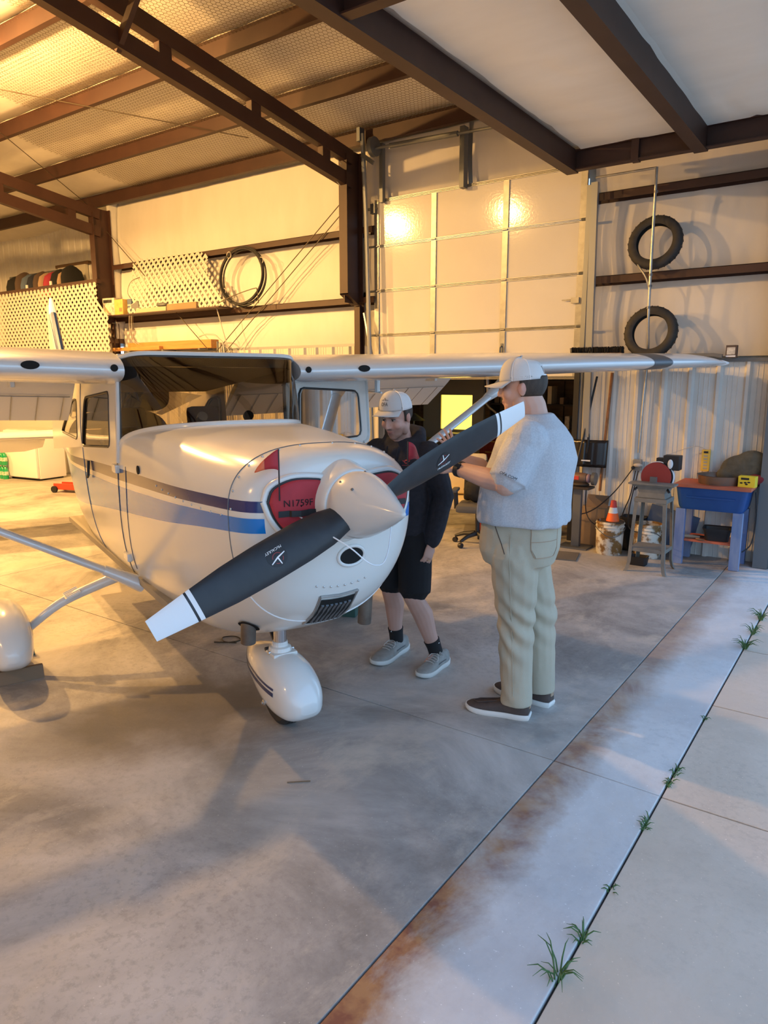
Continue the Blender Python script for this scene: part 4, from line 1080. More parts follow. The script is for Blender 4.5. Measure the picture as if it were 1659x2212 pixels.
# ---- red inlet plugs with flags (lift out of the cowl)
for sd in (-1,1):
    t = thing('inlet_plug','red padded cowl plug with flag in the left inlet, N1759F showing in full' if sd < 0 else 'red padded cowl plug with flag half hidden behind the upper blade','cowl plug',pl.location,R_(-21.83),'cowl inlet plugs')
    t.scale = (.9816,)*3
    lp = loop_at(sd,.0)
    g = G(); rows = []
    cy = sum(p[0] for p in lp)/len(lp); cz = sum(p[1] for p in lp)/len(lp)
    for q,o in ((1.0,.002),(1.0,.016),(.97,.024),(.9,.028),(.6,.031),(.3,.032),(.03,.032)):
        rows.append([Vector((nose_s(cy+(y-cy)*q,cz+(z-cz)*q)+o, cy+(y-cy)*q, cz+(z-cz)*q)) for y,z in lp])
    for r in rows: r.append(r[0])
    g.grid(rows); g.build('plug_pad','red_fabric',t,ang=60)
    g = G(); g.tube(rows[1],.006,6); g.build('piping','black',t)
    pt = lambda y,z,o=.034: Vector((nose_s(y,z)+o,y,z))
    yc = sd*.235
    g = G(); pts = [pt(yc-.085,1.302),pt(yc-.04,1.304),pt(yc-.035,1.304,.045),pt(yc,1.304,.055),pt(yc+.035,1.304,.045),pt(yc+.04,1.304),pt(yc+.085,1.302)]
    for a,b in zip(pts,pts[1:]):
        d = (b-a); g.tube([a,b],[.003,.003],4)
    g = G().grid([[p+Vector((0,0,.013)) for p in pts],[p-Vector((0,0,.013)) for p in pts]]); solid(g.build('strap_handle','black',t,flat=True),.003,0)
    text('registration','N1759F',.040,'text_black',t,Matrix(),warp=lambda p: pt(yc+p.x,1.345+p.y,.0345),sub=.02)
    py_ = -.315 if sd < 0 else .335
    zt_ = 1.575; b0 = pt(py_,1.36)
    g = G().tube([b0+Vector((.004,0,0)), Vector((b0.x+.006,py_,zt_))],.0032,6); g.build('flag_rod','black',t)
    dirv = Vector((-.45,-.85,0)).normalized() if sd < 0 else Vector((-.2,1,0)).normalized()
    rows = []
    for i in range(9):
        u = i/8; hgt = .085*(1-u)**.8+.004; top = zt_-.085*u**1.7*1.1
        wv = .012*math.sin(u*5)
        rows.append([Vector((b0.x+.006,py_,0))+dirv*(u*.095)+Vector((wv,0,top-hgt*k/4)) for k in range(5)])
    solid(G().grid(rows).build('flag','red_fabric',t,ang=80),.0012,0)
    if sd < 0: 
        solid(G().grid([[p+Vector((.002,0,0)) for p in r] for r in rows[5:]]).build('flag_edge','orange_fabric',t,ang=80),.001,0)
cd = thing('plug_cord','white cord looped under the spinner between the two red plugs','cord',pl.location,R_(-21.83)); cd.scale = (.9816,)*3
G().tube(crom([(.69,-.235,1.29),(.82,-.20,1.25),(.93,-.13,1.19),(.93,-.05,1.12),(.89,.02,1.085),(.84,.09,1.075),(.77,.16,1.10),(.70,.22,1.16),(.665,.25,1.24)],6),.0032,6).build('cord_line','white_flat',cd)
# ================================================================== PEOPLE  (local x = to the right of the picture, y = away, z = up)
from mathutils.bvhtree import BVHTree
V3 = lambda *a: Vector(a)
def basis(f, up=(0,0,1)):
    f = Vector(f).normalized(); u = Vector(up); l = u.cross(f).normalized(); u = f.cross(l)
    return Matrix(((f.x,l.x,u.x),(f.y,l.y,u.y),(f.z,l.z,u.z)))
def limb(g, pts, rad, n=14, up=None):
    pts = [Vector(p) for p in pts]; g.tube(pts, rad, n, True, None, up)
    for p, r in zip(pts, rad):
        rr = r if not hasattr(r,'__len__') else min(r); g.ell(p, rr*.985, 12, 8)
def seg(p, q, k): return [Vector(p).lerp(Vector(q), i/k) for i in range(k+1)]
def torso(g, rows, B, n=24):
    """rows: centre, half depth (along f), half width (along left)"""
    rings = []
    for c,a,b in rows:
        c = Vector(c); rings.append([c + B.col[0]*(a*math.copysign(abs(math.cos(t))**.85,math.cos(t))) + B.col[1]*(b*math.copysign(abs(math.sin(t))**.85,math.sin(t))) for t in [2*math.pi*j/n for j in range(n)]])
    g.loft(rings, True, True, True)
def hand(g, w, d, nrm, side, L=1., curl=.35, spread=.12, thumb_out=.7):
    """w wrist, d direction of the fingers, nrm out of the back of the hand, side +1: thumb on the (d x nrm) side"""
    w = Vector(w); d = Vector(d).normalized(); nrm = Vector(nrm); nrm = (nrm-d*nrm.dot(d)).normalized(); s = d.cross(nrm)*side
    rings = []
    for t,hw,ht in ((0,.026,.020),(.02,.032,.018),(.05,.040,.016),(.085,.042,.014),(.10,.036,.011)):
        rings.append([w+d*(t*L)+s*(hw*L*math.cos(a))+nrm*(ht*L*math.sin(a)) for a in [2*math.pi*j/14 for j in range(14)]])
    g.loft(rings,True,True,True)
    for i,(o,ln) in enumerate(((.031,.070),(.011,.079),(-.010,.073),(-.029,.058))):
        b = w+d*(.088*L)+s*(o*L); fd = (d+s*(o/.031)*spread).normalized(); pts = [b-d*.012]; p = b; ang = 0
        for k,fr in enumerate((.45,.31,.24)):
            ang += curl*(.7+.5*k)*(1+.08*i); dv = fd*math.cos(ang)-nrm*math.sin(ang); pts.append(p); p = p+dv*(ln*fr*L)
        pts.append(p); limb(g, pts, [.0096*L,.0096*L,.0088*L,.0082*L,.0070*L], 9)
    b = w+d*(.022*L)+s*(.030*L)-nrm*.004; t1 = (d*(1-.35*thumb_out)+s*thumb_out-nrm*.25).normalized(); t2 = (d+s*.25*thumb_out-nrm*.3).normalized()
    limb(g, [b-s*.012, b+t1*.036*L, b+t1*.036*L+t2*.03*L, b+t1*.036*L+t2*.055*L], [.016*L,.0125*L,.0105*L,.0082*L], 10)
def head(g, c, f, up, k):
    B = basis(f, up); M = Matrix.Translation(Vector(c)) @ B.to_4x4() @ Matrix.Scale(k,4)
    n = len(g.v)
    g.ell((-.012,0,.025),(.100,.078,.098),22,14); g.ell((.030,0,-.035),(.070,.066,.080),20,12); g.ell((.040,0,-.085),(.052,.050,.040),18,10); g.ell((.066,0,-.108),(.024,.028,.020),14,8)
    g.ell((.080,0,.030),(.022,.056,.018),16,8)
    for s in (1,-1):
        g.ell((.066,s*.040,-.030),(.028,.028,.030),14,8); g.ell((-.004,s*.079,-.012),(.020,.010,.033),14,8, (Matrix.Rotation(s*.35,3,'Z')@Matrix.Rotation(.15,3,'Y'))); g.ell((-.012,s*.084,-.004),(.018,.008,.026),12,8,Matrix.Rotation(s*.6,3,'Z'))
        g.ell((.012,s*.056,-.075),(.030,.018,.036),12,8)
        g.ell((.098,s*.012,-.040),(.012,.009,.009),10,6)
    g.tube([(.088,0,.022),(.100,0,-.004),(.112,0,-.032)],[(.012,.010),(.013,.011),(.013,.012)],10); g.ell((.110,0,-.036),(.014,.014,.012),12,8)
    g.ell((.090,0,-.066),(.011,.026,.0065),14,8); g.ell((.089,0,-.077),(.011,.022,.007),14,8)
    g.xf(M, n); return M
def skin_tint(Mh, beard, base=(.56,.33,.245)):
    Mi = np.array(Mh.inverted())
    def f(co, no):
        p = np.concatenate([co, np.ones((len(co),1))],1) @ Mi.T; x,y,z = p[:,0],p[:,1],p[:,2]
        c = np.tile(np.array(base), (len(co),1)); c *= (1+.07*fbm(co,40,3))[:,None]
        ish = (np.abs(x)<.16)&(np.abs(y)<.11)&(np.abs(z)<.14)
        def blend(w, col): 
            w = np.clip(w,0,1)*ish; c[:] = c*(1-w[:,None]) + np.array(col)*w[:,None]
        red = np.exp(-(((x-.06)/.04)**2+((np.abs(y)-.045)/.022)**2+((z+.035)/.022)**2)); blend(.35*red,(.55,.24,.19))
        blend(.55*np.exp(-((np.abs(y)-.085)/.012)**2-((z+.005)/.03)**2)*(x<.03),(.55,.22,.18))
        bd = beard*np.clip((-.040-z)/.025,0,1)*np.clip((x+.01)/.03,0,1); blend(bd,(.27,.16,.12))
        blend(beard*1.1*np.exp(-((z+.055)/.007)**2-((np.abs(y))/.03)**4)*(x>.07),(.22,.13,.10))
        lips = np.exp(-((z+.0715)/.010)**2-(y/.024)**4)*(x>.078); blend(.75*lips,(.42,.17,.15))
        blend(.8*np.exp(-((z+.0715)/.0022)**2-(y/.024)**4)*(x>.075),(.16,.06,.05))
        blend(.9*np.exp(-((z-.026)/.006)**2-((np.abs(y)-.033)/.018)**4)*(x>.06),(.075,.045,.03))
        blend(.6*np.exp(-((z-.004)/.012)**2-((np.abs(y)-.032)/.014)**2)*(x>.05),(.22,.12,.09))
        blend(.7*np.exp(-((z+.047)/.004)**2-((np.abs(y)-.010)/.005)**2)*(x>.095),(.12,.05,.04))
        return c
    return f
def eyes(Mh, parent):
    for s in (1,-1):
        o = G().ell((.0750,s*.032,.004),(.012,.013,.0058),12,8).xf(Mh).build('eye','eye_white',parent,ang=80)
        G().ell((.0865,s*.0335-.002,.003),(.0022,.006,.006),10,6).xf(Mh).build('iris','black',o,ang=80)
        G().grid([[(.0775+.0085*math.cos(a)*0+.012*math.sqrt(max(0,1-(q/.016)**2)),s*.032+q,.0085-.004*(q/.016)**2+dz) for q in [-.016+.032*i/8 for i in range(9)]] for a,dz in ((0,0),(0,.005))]).xf(Mh).build('eyelid','cloth_brown',o,ang=80)
def cap(Mh, parent, name='cap', logo='OFA', sidetext=True, lift=.030, pitch=.06, col='cap_front'):
    M = Mh @ T(.004,0,lift) @ ry(pitch)
    c = empty(name); c.parent = parent
    def P(a, e, k=1.0): # a azimuth (0 = front), e elevation 0..90
        rx_,ry_ = .112,.092; ce = abs(math.cos(e))**.62; h = .104*(1+.10*math.cos(a))*abs(math.sin(e))**.95
        return M @ Vector(((rx_*math.cos(a)*ce-.006)*k, ry_*math.sin(a)*ce*k, h*k))
    def patch(a0,a1,nm,m,e0=0,e1=math.pi/2,k=1.0,n=20):
        return solid(G().grid([[P(lerp(a0,a1,i/n), lerp(e0,e1,j/12),k) for j in range(13)] for i in range(n+1)]).build(nm,m,c,ang=80),.002,1)
    patch(-R_(68),R_(68),'front_panel',col); 
    patch(R_(68),R_(158),'mesh_panel','cap_mesh'); patch(-R_(158),-R_(68),'mesh_panel','cap_mesh')
    patch(R_(158),R_(202),'mesh_panel','cap_mesh',R_(38)); patch(R_(156),R_(204),'snap_strap','white_flat',0,R_(11))
    for a in (-68,68,113,-113): G().tube([P(R_(a),math.pi/2*j/12,1.012) for j in range(13)],.0022,5).build('seam','white_flat',c)
    rows = []
    for i in range(17):
        a = lerp(-R_(66),R_(66),i/16); b0 = P(a,0.02); q = M.inverted() @ b0; ln = .072*math.cos(a)**.55
        rows.append([M @ (q + Vector((ln*t*1.0+.004*t, .10*t*ln*math.sin(a), -.10*ln*t - .16*q.y**2/.09*t*1.6 - .006*t))) for t in [k/5 for k in range(6)]])
    solid(G().grid(rows).build('brim',col,c,ang=80),.0035,0)
    G().ell(P(0,math.pi/2)+(M.to_3x3()@Vector((0,0,.002))),(.008,.008,.004),10,6).build('top_button',col,c)
    if logo:
        def onf(p, z0=.044): a = p.x/.108; e = math.asin(min(.99,((z0+p.y)/.1144)**(1/.95))); return P(a,e,1.016+p.z)
        text('logo_lettering',logo,.030,'text_black',c,Matrix(),warp=onf,sub=.01,ext=.001)
        g = G()
        for s in (1,-1): g.grid([[onf(Vector((s*x,.026+y*.5-.10*x,.002))) for x in [.004+.028*i/6 for i in range(7)]] for y in (-.002,.002)])
        for s in (1,-1): g.grid([[onf(Vector((s*x,.036-1.1*x+q,.002))) for x in [0,.004,.008,.012]] for q in (-.003,.002)])
        g.build('logo_wings','text_black',c,flat=True)
    if sidetext:
        for s in (1,-1):
            def ons(p): a = s*R_(92) - p.x/.094; e = math.asin(((.014+p.y)/.104)**(1/.95)); return P(a,e,1.018+p.z)
            text('side_lettering','ADAPTOFA.COM',.0115,'text_black',c,Matrix(),warp=ons,sub=.008,shear=.25,ext=.001)
    return c
def hair_patch(Mh, parent, a0, a1, e0, e1, k=1.035, kz=None):
    rows = [[Mh @ (Vector((-.012,0,.025)) + Vector((.100*math.cos(a)*math.cos(e),.078*math.sin(a)*math.cos(e),.098*math.sin(e)))*k) for e in [lerp(e0,e1,j/8) for j in range(9)]] for a in [lerp(a0,a1,i/24) for i in range(25)]]
    return solid(G().grid(rows).build('hair','hair',parent,ang=80),.012,0)
def shoe(parent, heel, toe, kind, drop=0):
    heel = Vector((*heel,0)); toe = Vector((*toe,0)); L = (toe-heel).length; B = basis(toe-heel); M = Matrix.Translation(heel) @ B.to_4x4()
    e = empty('shoe'); e.parent = parent
    run = kind == 'run'
    tab = [(0,.026,.095),(.06,.036,.105),(.18,.041,.104),(.32,.040,.100 if run else .098),(.48,.044,.084 if run else .082),(.64,.050,.068),(.80,.050,.056),(.92,.040,.048),(.985,.022,.040),(1,.008,.036)]
    tb = smooth_tab(tab,3); sc = L/.30
    def ring(t,w,zt,zb=.022): 
        zc = zb+(zt-zb)*.25; return [M @ Vector((t*L, w*sc*math.copysign(abs(math.cos(a))**.7,math.cos(a)), zc+((zt-zc) if math.sin(a)>0 else (zc-zb))*math.copysign(abs(math.sin(a))**(.9 if math.sin(a)>0 else .6),math.sin(a)))) for a in [2*math.pi*j/20 for j in range(20)]]
    G().loft([ring(*r) for r in tb],True,True,True).build('upper','shoe_grey' if run else 'shoe_brown',e,ang=70)
    def srow(z,k,ext=0): return [[M @ Vector((min(max(t*L+ext*(1 if t>.5 else -1)*min(1,abs(t-.5)*2)**3,-.02),L+.02), s*w*sc*k, z+(.010*max(0,(t-.75)/.25)**2 if z < .01 else .004*max(0,(t-.8)/.2))+(0.012*max(0,(.15-t)/.15) if (run and z>.02) else 0))) for t,w,zt in tb] for s in (1,-1)]
    g = G(); lv = [(0.0,1.00,0),(.006,1.08,.004),(.022,1.10,.007),(.032,1.05,.004)]
    rings = []
    for z,k,ex in lv:
        a,b = srow(z,k,ex); rings.append(a+b[::-1])
    g.loft(rings,True,True,True); g.build('sole','shoe_sole' if run else 'shoe_white',e,ang=50)
    def top(t,y,o=.002):
        w,zt = interp([(r[0],r[1],r[2]) for r in tb],t); w *= sc; zb=.022; zc = zb+(zt-zb)*.25; u = min(.999,abs(y)/w)**(1/.7); return M @ Vector((t*L,y,zc+(zt-zc)*math.sqrt(max(0,1-u*u))**.9+o))
    if run:
        for i in range(5):
            t = .36+i*.065; G().tube([top(t,-.030,.003),top(t+.01,0,.006),top(t+.02,.030,.003)],.0028,5).build('lace','lace',e)
        for s in (1,-1): G().tube([top(.40,0,.008),top(.44,s*.025,.016),top(.52,s*.04,.010),top(.56,s*.035,.004)],.0024,5).build('lace','lace',e)
        G().tube([top(.33,-.03,.0),top(.30,0,.01),top(.33,.03,.0)],.010,6).build('tongue','shoe_grey',e)
        for s in (1,-1): G().grid([[M@Vector((t*L, s*(interp([(r[0],r[1]) for r in tb],t)[0]*sc*1.015), z)) for t in (.22,.32,.42,.52)] for z in (.050,.058)]).build('side_flash','galv_dark',e,flat=True)
    else:
        g = G(); g.tube([top(.44,-.036,.002),top(.50,-.018,.002),top(.80,-.026,.003),top(.90,0,.003),top(.80,.026,.003),top(.50,.018,.002),top(.44,.036,.002)],.0035,6); g.build('moc_seam','shoe_brown',e)
        G().tube([top(.36,-.034,.004),top(.38,0,.008),top(.36,.034,.004)],.003,5).build('lace','cloth_brown',e)
        G().obox(M@Vector((-.002,0,.075)),(.006,.03,.022),B).build('heel_tab','cloth_tan',e)
    return e
def bvh(o):
    me = o.data; return BVHTree.FromPolygons([tuple(v.co) for v in me.vertices],[tuple(p.vertices) for p in me.polygons])
def onto(tree, p, d, off=.002):
    h = tree.ray_cast(Vector(p), Vector(d).normalized()); 
    return (h[0] - Vector(d).normalized()*off) if h[0] is not None else Vector(p)

ROT = R_(35.18)
# ------------------------------------------------------------------ man in the dark hoodie
ml = thing('person','man in a dark hoodie, black shorts and grey cap looking down beside the airplane nose','person',(-2.346,3.623,0),ROT)
fl_ = V3(-.55,-.835,0); B = basis(fl_); lf = B.col[1]
pel = V3(-.05,.11,.90); hipL = pel+lf*.095+V3(0,0,-.03); hipR = pel-lf*.095+V3(0,0,-.03)
knL = V3(.022,-.01,.475); knR = V3(-.12,.19,.475); anL = V3(.165,.035,.10); anR = V3(-.085,.262,.10)
ch = V3(-.055,.115,1.28); shL = ch+lf*.185+V3(0,0,.11); shR = ch-lf*.185+V3(0,0,.11)
elL = V3(.195,.01,1.115); wrL = V3(.125,-.035,.835); elR = V3(-.29,.24,1.12); wrR = V3(-.27,.08,.93)
hc = V3(-.092,.040,1.604); hf = V3(-.58,-.74,-.30); hu = V3(-.12,-.16,1)
g = G()
torso(g,[(pel+V3(0,0,-.10),.08,.13),(pel,.10,.15),(pel+V3(0,0,.18),.095,.14),(ch,.105,.16),(ch+V3(0,0,.12),.085,.17),(ch+V3(0,0,.19),.05,.09)],B)
nb = ch+V3(0,0,.15); limb(g,[nb,nb.lerp(hc,.5),hc+V3(.02,.02,-.04)],[.066,.062,.062])
MhL = head(g,hc,hf,hu,1.0)
for hp,kn,an,he,to in ((hipL,knL,anL,(.225,.078),(.056,-.164)),(hipR,knR,anR,(-.034,.34),(-.228,.032))):
    cf = kn.lerp(an,.32) - fl_*.018
    limb(g,[hp,hp.lerp(kn,.5),kn+fl_*.012,cf,kn.lerp(an,.7),an],[.088,.078,.062,.066,.048,.041])
    f2 = Vector((to[0]-he[0],to[1]-he[1],0)).normalized(); limb(g,[an-V3(0,0,.03),an+f2*.10-V3(0,0,.055)],[.038,.030])
for sh,el,wr in ((shL,elL,wrL),(shR,elR,wrR)): limb(g,[sh,el,wr],[.062,.048,.031])
hand(g,wrL,(wrL-elL)+V3(-.06,-.06,-.2),lf*.9+V3(0,-.3,0),-1,1.02,.34,.05,.45)
hand(g,wrR,(wrR-elR)+V3(-.1,-.2,0),-lf,1,1.0,.3)
bl = organic('body',g,'skin',ml,.0045,4,None,skin_tint(MhL,.75,(.50,.30,.235)))
eyes(MhL,ml)
cap(MhL,ml,lift=.046,pitch=-.16)
hair_patch(MhL,ml,R_(72),R_(288),R_(-28),R_(14),1.03)
G().torus(.0098,.0016,Matrix.Translation(wrL+((wrL-elL)+V3(-.06,-.06,-.2)).normalized()*.118+V3(.008,.0,.0))@basis((wrL-elL)+V3(-.06,-.06,-.2)).to_4x4()@ry(math.pi/2),20,8).build('ring','gold',ml)
# hoodie
g = G()
torso(g,[(pel+V3(0,0,-.09),.135,.185),(pel+V3(0,0,-.05),.142,.19),(pel+V3(0,0,.10),.145,.185),(ch+V3(0,0,-.06),.148,.20),(ch+V3(0,0,.06),.135,.215),(ch+V3(0,0,.13),.105,.195),(ch+V3(0,0,.175),.075,.12),(ch+V3(0,0,.195),.060,.085)],B)
for sh,el,wr,k in ((shL,elL,wrL,1),(shR,elR,wrR,-1)): limb(g,[ch+lf*k*.10+V3(0,0,.10),sh+V3(0,0,-.02),sh.lerp(el,.5),el,el.lerp(wr,.55),el.lerp(wr,.86),el.lerp(wr,.97)],[.085,.088,.078,.070,.062,.056,.050])
hb = ch+V3(0,0,.19)-fl_*.085
limb(g,[hb+lf*.11+V3(0,0,-.01)+fl_*.06,hb+lf*.07+V3(0,0,.02),hb+V3(0,0,.025)-fl_*.02,hb-lf*.07+V3(0,0,.02),hb-lf*.11+V3(0,0,-.01)+fl_*.06],[.042,.048,.052,.048,.042])
limb(g,[hb+lf*.10+fl_*.06,hb+lf*.085+fl_*.14-V3(0,0,.05),hb+fl_*.185-V3(0,0,.085),hb-lf*.085+fl_*.14-V3(0,0,.05),hb-lf*.10+fl_*.06],[.036,.030,.028,.030,.036])
def wr1(co,no): return co + no*(.006*fbm(co*np.array([1,1,1.8]),22,5)+.003*fbm(co,60,8))[:,None]
hd_ = organic('hoodie',g,'hoodie',ml,.007,6,wr1)
tr = bvh(hd_)
for k in (.035,-.045):
    p0 = ch+V3(0,0,.12)+lf*k; G().tube([onto(tr,p0+fl_*.5+V3(0,0,.02-.035*i)+lf*(k*.012*i),-fl_,.003) for i in range(8)],.0035,5).build('drawstring','hoodie',hd_)
lp = ch+V3(0,0,.055)+lf*.105
def lg(u,v): return onto(tr,lp+lf*u+V3(0,0,v)+fl_*.5,-fl_,.002)
g = G(); N=16; g.grid([[lg(q*math.cos(2*math.pi*i/N),q*math.sin(2*math.pi*i/N)) for i in range(N+1)] for q in (.006,.013)]); 
for s in (1,-1): g.grid([[lg(s*(.012+.010*i/3),y+.002*i) for i in range(4)] for y in (-.003,.003)])
g.build('chest_emblem','text_red',hd_,flat=True)
G().grid([[lg(-.026+.052*i/8,-.022+q) for i in range(9)] for q in (-.0015,.0015)]).build('emblem_line','text_red',hd_,flat=True)
G().tube([wrL.lerp(elL,.03)+V3(0,0,0),wrL.lerp(elL,.20)],[.047,.052],16,True).build('cuff','hoodie',hd_)
# shorts
g = G()
torso(g,[(pel+V3(0,0,.02),.14,.18),(pel+V3(0,0,-.08),.15,.19),(pel+V3(0,0,-.15),.13,.17)],B)
for hp,kn in ((hipL,knL),(hipR,knR)):
    d = kn-hp; limb(g,[hp+V3(0,0,.02),hp.lerp(kn,.45),hp.lerp(kn,.86)],[.105,.108,.098]); g.tube([hp.lerp(kn,.5),hp.lerp(kn,.93)],[.108,.104],18)
organic('shorts',g,'shorts',ml,.008,5,lambda co,no: co+no*(.006*fbm(co,20,2))[:,None])
for kn,an,wl_ in ((knL,anL,1),(knR,anR,-1)):
    up = (kn-an).normalized(); g = G(); g.tube([an-V3(0,0,.05),an-V3(0,0,.01),an+up*.04,an+up*.085],[.043,.046,.047,.052],18); s_ = g.build('sock','sock',ml,ang=60)
    G().obox(an+up*.072+(lf*.049 if wl_>0 else fl_*.052),(.012,.003,.006),B).build('sock_mark','sock_white',s_)
shoe(ml,(.235,.088),(.050,-.172),'run'); shoe(ml,(-.026,.352),(-.232,.024),'run')

# ------------------------------------------------------------------ man in the grey t-shirt
mr_ = thing('person','tall man in a grey t-shirt, khaki trousers and cap, seen from behind','person',(-1.417,3.504,0),ROT)
fr2 = V3(-.92,.39,0).normalized(); B = basis(fr2); lf = B.col[1]
pel = V3(-.135,.03,.97); hipL = pel+lf*.115+V3(0,0,-.05); hipR = pel-lf*.115+V3(0,0,-.05)
knL = V3(-.150,-.025,.515); knR = V3(.005,.135,.515); anL = V3(-.135,-.042,.10); anR = V3(.030,.128,.10)
ch = V3(-.075,.02,1.46); shL = ch+lf*.205+V3(-.0,0,.075); shR = ch-lf*.205+V3(0,0,.075)
elL = V3(-.262,-.225,1.315); wrL = V3(-.475,-.0,1.365); elR = V3(-.24,.36,1.30); wrR = V3(-.455,.335,1.385)
hc = V3(-.150,.02,1.785); hf = V3(-.95,.28,-.04); hu = V3(-.04,.0,1)
g = G()
torso(g,[(pel+V3(0,0,-.10),.12,.15),(pel,.16,.18),(pel+V3(0,0,.18),.19,.20),(ch+V3(0,0,-.12),.18,.20),(ch,.16,.20),(ch+V3(0,0,.10),.115,.18),(ch+V3(0,0,.17),.06,.10)],B)
nb = ch+V3(-.01,0,.13); limb(g,[nb,nb.lerp(hc,.5)+V3(.015,0,0),hc+V3(.02,0,-.05)],[.085,.076,.075])
MhR = head(g,hc,hf,hu,1.05)
for hp,kn,an,he,to in ((hipL,knL,anL,(-.075,-.067),(-.388,.067)),(hipR,knR,anR,(.079,.085),(-.188,.312))):
    limb(g,[hp,hp.lerp(kn,.5),kn,kn.lerp(an,.35),an],[.10,.088,.066,.066,.045])
    f2 = Vector((to[0]-he[0],to[1]-he[1],0)).normalized(); limb(g,[an-V3(0,0,.03),an+f2*.11-V3(0,0,.055)],[.038,.030])
limb(g,[shL,shL.lerp(elL,.5),elL,elL.lerp(wrL,.35),wrL],[.070,.066,.060,.055,.037]); limb(g,[shR,elR,elR.lerp(wrR,.35),wrR],[.070,.058,.054,.036])
hand(g,wrL,(wrL-elL)+V3(-.05,.05,.03),V3(0,-.4,1),-1,1.05,.3,.1)
hand(g,wrR+V3(0,0,0),V3(-.42,.0,.9),V3(.6,-.65,.2),1,1.05,.10,.55,.9)
organic('body',g,'skin',mr_,.0045,4,None,skin_tint(MhR,.15,(.55,.33,.25)))
cap(MhR,mr_)
hair_patch(MhR,mr_,R_(80),R_(280),R_(-42),R_(14),1.035)
G().tube([nb+V3(.02,0,.03)+V3(.085*math.cos(a),.085*math.sin(a),.02*math.cos(a)) for a in [2*math.pi*i/30 for i in range(31)]],.0016,5).build('necklace','gold',mr_)
wd = (wrL-elL).normalized(); c = wrL-wd*.012
G().lathe([(.040,-.014),(.0425,-.014),(.0425,.014),(.040,.014),(.040,-.014)],24,Matrix.Translation(c)@basis(wd).to_4x4()@ry(math.pi/2),False,False).build('watch_strap','black',mr_)
G().obox(c+V3(-.015,-.030,.018),(.040,.014,.036),basis(wd)).build('watch_case','black_gloss',mr_,bevel=.004)
# t-shirt
g = G()
torso(g,[(V3(-.118,.025,1.085),.232,.236),(V3(-.12,.025,1.10),.240,.242),(V3(-.12,.025,1.18),.240,.245),(V3(-.108,.02,1.30),.236,.248),(ch+V3(0,0,-.04),.218,.252),(ch+V3(0,0,.06),.190,.245),(ch+V3(0,0,.12),.150,.215),(ch+V3(0,0,.165),.105,.14),(ch+V3(0,0,.19),.085,.100)],B,32)
limb(g,[ch+lf*.12+V3(0,0,.05),shL+V3(0,0,-.01),shL.lerp(elL,.45),shL.lerp(elL,.80)],[.105,.108,.100,.094]); g.tube([shL.lerp(elL,.4),shL.lerp(elL,.93)],[.100,.096],20)
limb(g,[ch-lf*.12+V3(0,0,.05),shR+V3(0,0,-.01),shR.lerp(elR,.45),shR.lerp(elR,.75)],[.105,.105,.095,.088])
def wr2(co,no):
    fold = np.sin((co[:,0]*.8+co[:,1]*.9)*52 + 2.2*fbm(co,9,4) + co[:,2]*9)
    low = np.clip((1.42-co[:,2])/.3,0,1)
    return co + no*(.008*fold*low*(.5+.5*fbm(co,7,9)) + .007*fbm(co*np.array([1,1,.6]),20,6))[:,None]
ts = organic('t_shirt',g,'tee',mr_,.0065,5,wr2)
tr = bvh(ts)
def sl(p): 
    ax = (elL-shL).normalized(); o = shL.lerp(elL,.80); side = V3(-.3,-1,.1).normalized()
    tng = ax.cross(side).normalized()*-1
    return onto(tr,o - tng*p.x*-1 + ax*(-p.y) + side*.4, -side, .002)
text('sleeve_lettering','OFA.COM',.020,'text_black',ts,Matrix(),warp=sl,sub=.01,shear=.2)
# trousers
g = G()
torso(g,[(V3(-.125,.025,1.16),.200,.205),(V3(-.13,.028,1.05),.208,.215),(pel+V3(0,0,-.03),.208,.215),(pel+V3(0,0,-.10),.185,.20)],B,28)
limb(g,[pel+lf*.09+V3(.045,-.0,-.035),pel-lf*.09+V3(.045,.0,-.035)],[.135,.135])
for hp,kn,an,s in ((hipL,knL,anL,1),(hipR,knR,anR,-1)):
    limb(g,[hp+V3(0,0,.02),hp.lerp(kn,.4),kn+V3(0,0,.03),kn.lerp(an,.35),kn.lerp(an,.75),an+V3(0,0,.03)],[.128,.122,.098,.094,.086,.082]); g.tube([kn.lerp(an,.7),an-V3(0,0,.02)],[.086,.086],20)
def wr3(co,no):
    kz = np.exp(-((co[:,2]-.5)/.18)**2)+.9*np.exp(-((co[:,2]-.14)/.07)**2)+.5*np.exp(-((co[:,2]-.84)/.06)**2)
    f = np.sin(co[:,2]*48 + (co[:,0]*1.0-co[:,1]*.6)*38 + 4.5*fbm(co,7,1))*np.clip(.35+fbm(co,9,12)*1.2,0,1)
    return co + no*(.0095*f*(kz+.25) + .006*fbm(co,15,7))[:,None]
tz = organic('trousers',g,'khaki',mr_,.0065,5,wr3)
tr = bvh(tz)
bk = (-fr2*.75+lf*.66).normalized(); sd_ = Vector((0,0,1)).cross(bk).normalized()
po = pel+V3(0,0,.045)
def pk(u,v,off): return onto(tr,po+sd_*u+V3(0,0,v)+bk*.6,-bk,off)
lo_ = [Vector((a,b,0)) for a,b in ((-.085,.075),(.085,.075),(.083,-.045),(.062,-.085),(-.062,-.085),(-.083,-.045))]
g = G(); g.grid([[pk(lerp(-.085,.085,i/10)*(1 if j<7 else 1-.12*(j-6)),lerp(.075,-.085,j/9),.004) for i in range(11)] for j in range(10)]); g.build('back_pocket','khaki',tz,ang=80)
rl = resample(lo_,48); g = G(); g.tube([pk(p.x,p.y,.004) for p in rl]+[pk(rl[0].x,rl[0].y,.004)],.002,5); g.tube([pk(lerp(-.083,.083,i/10),.0,.005) for i in range(11)],.0016,5); g.build('pocket_stitching','cloth_tan',tz)
sdv = lf; 
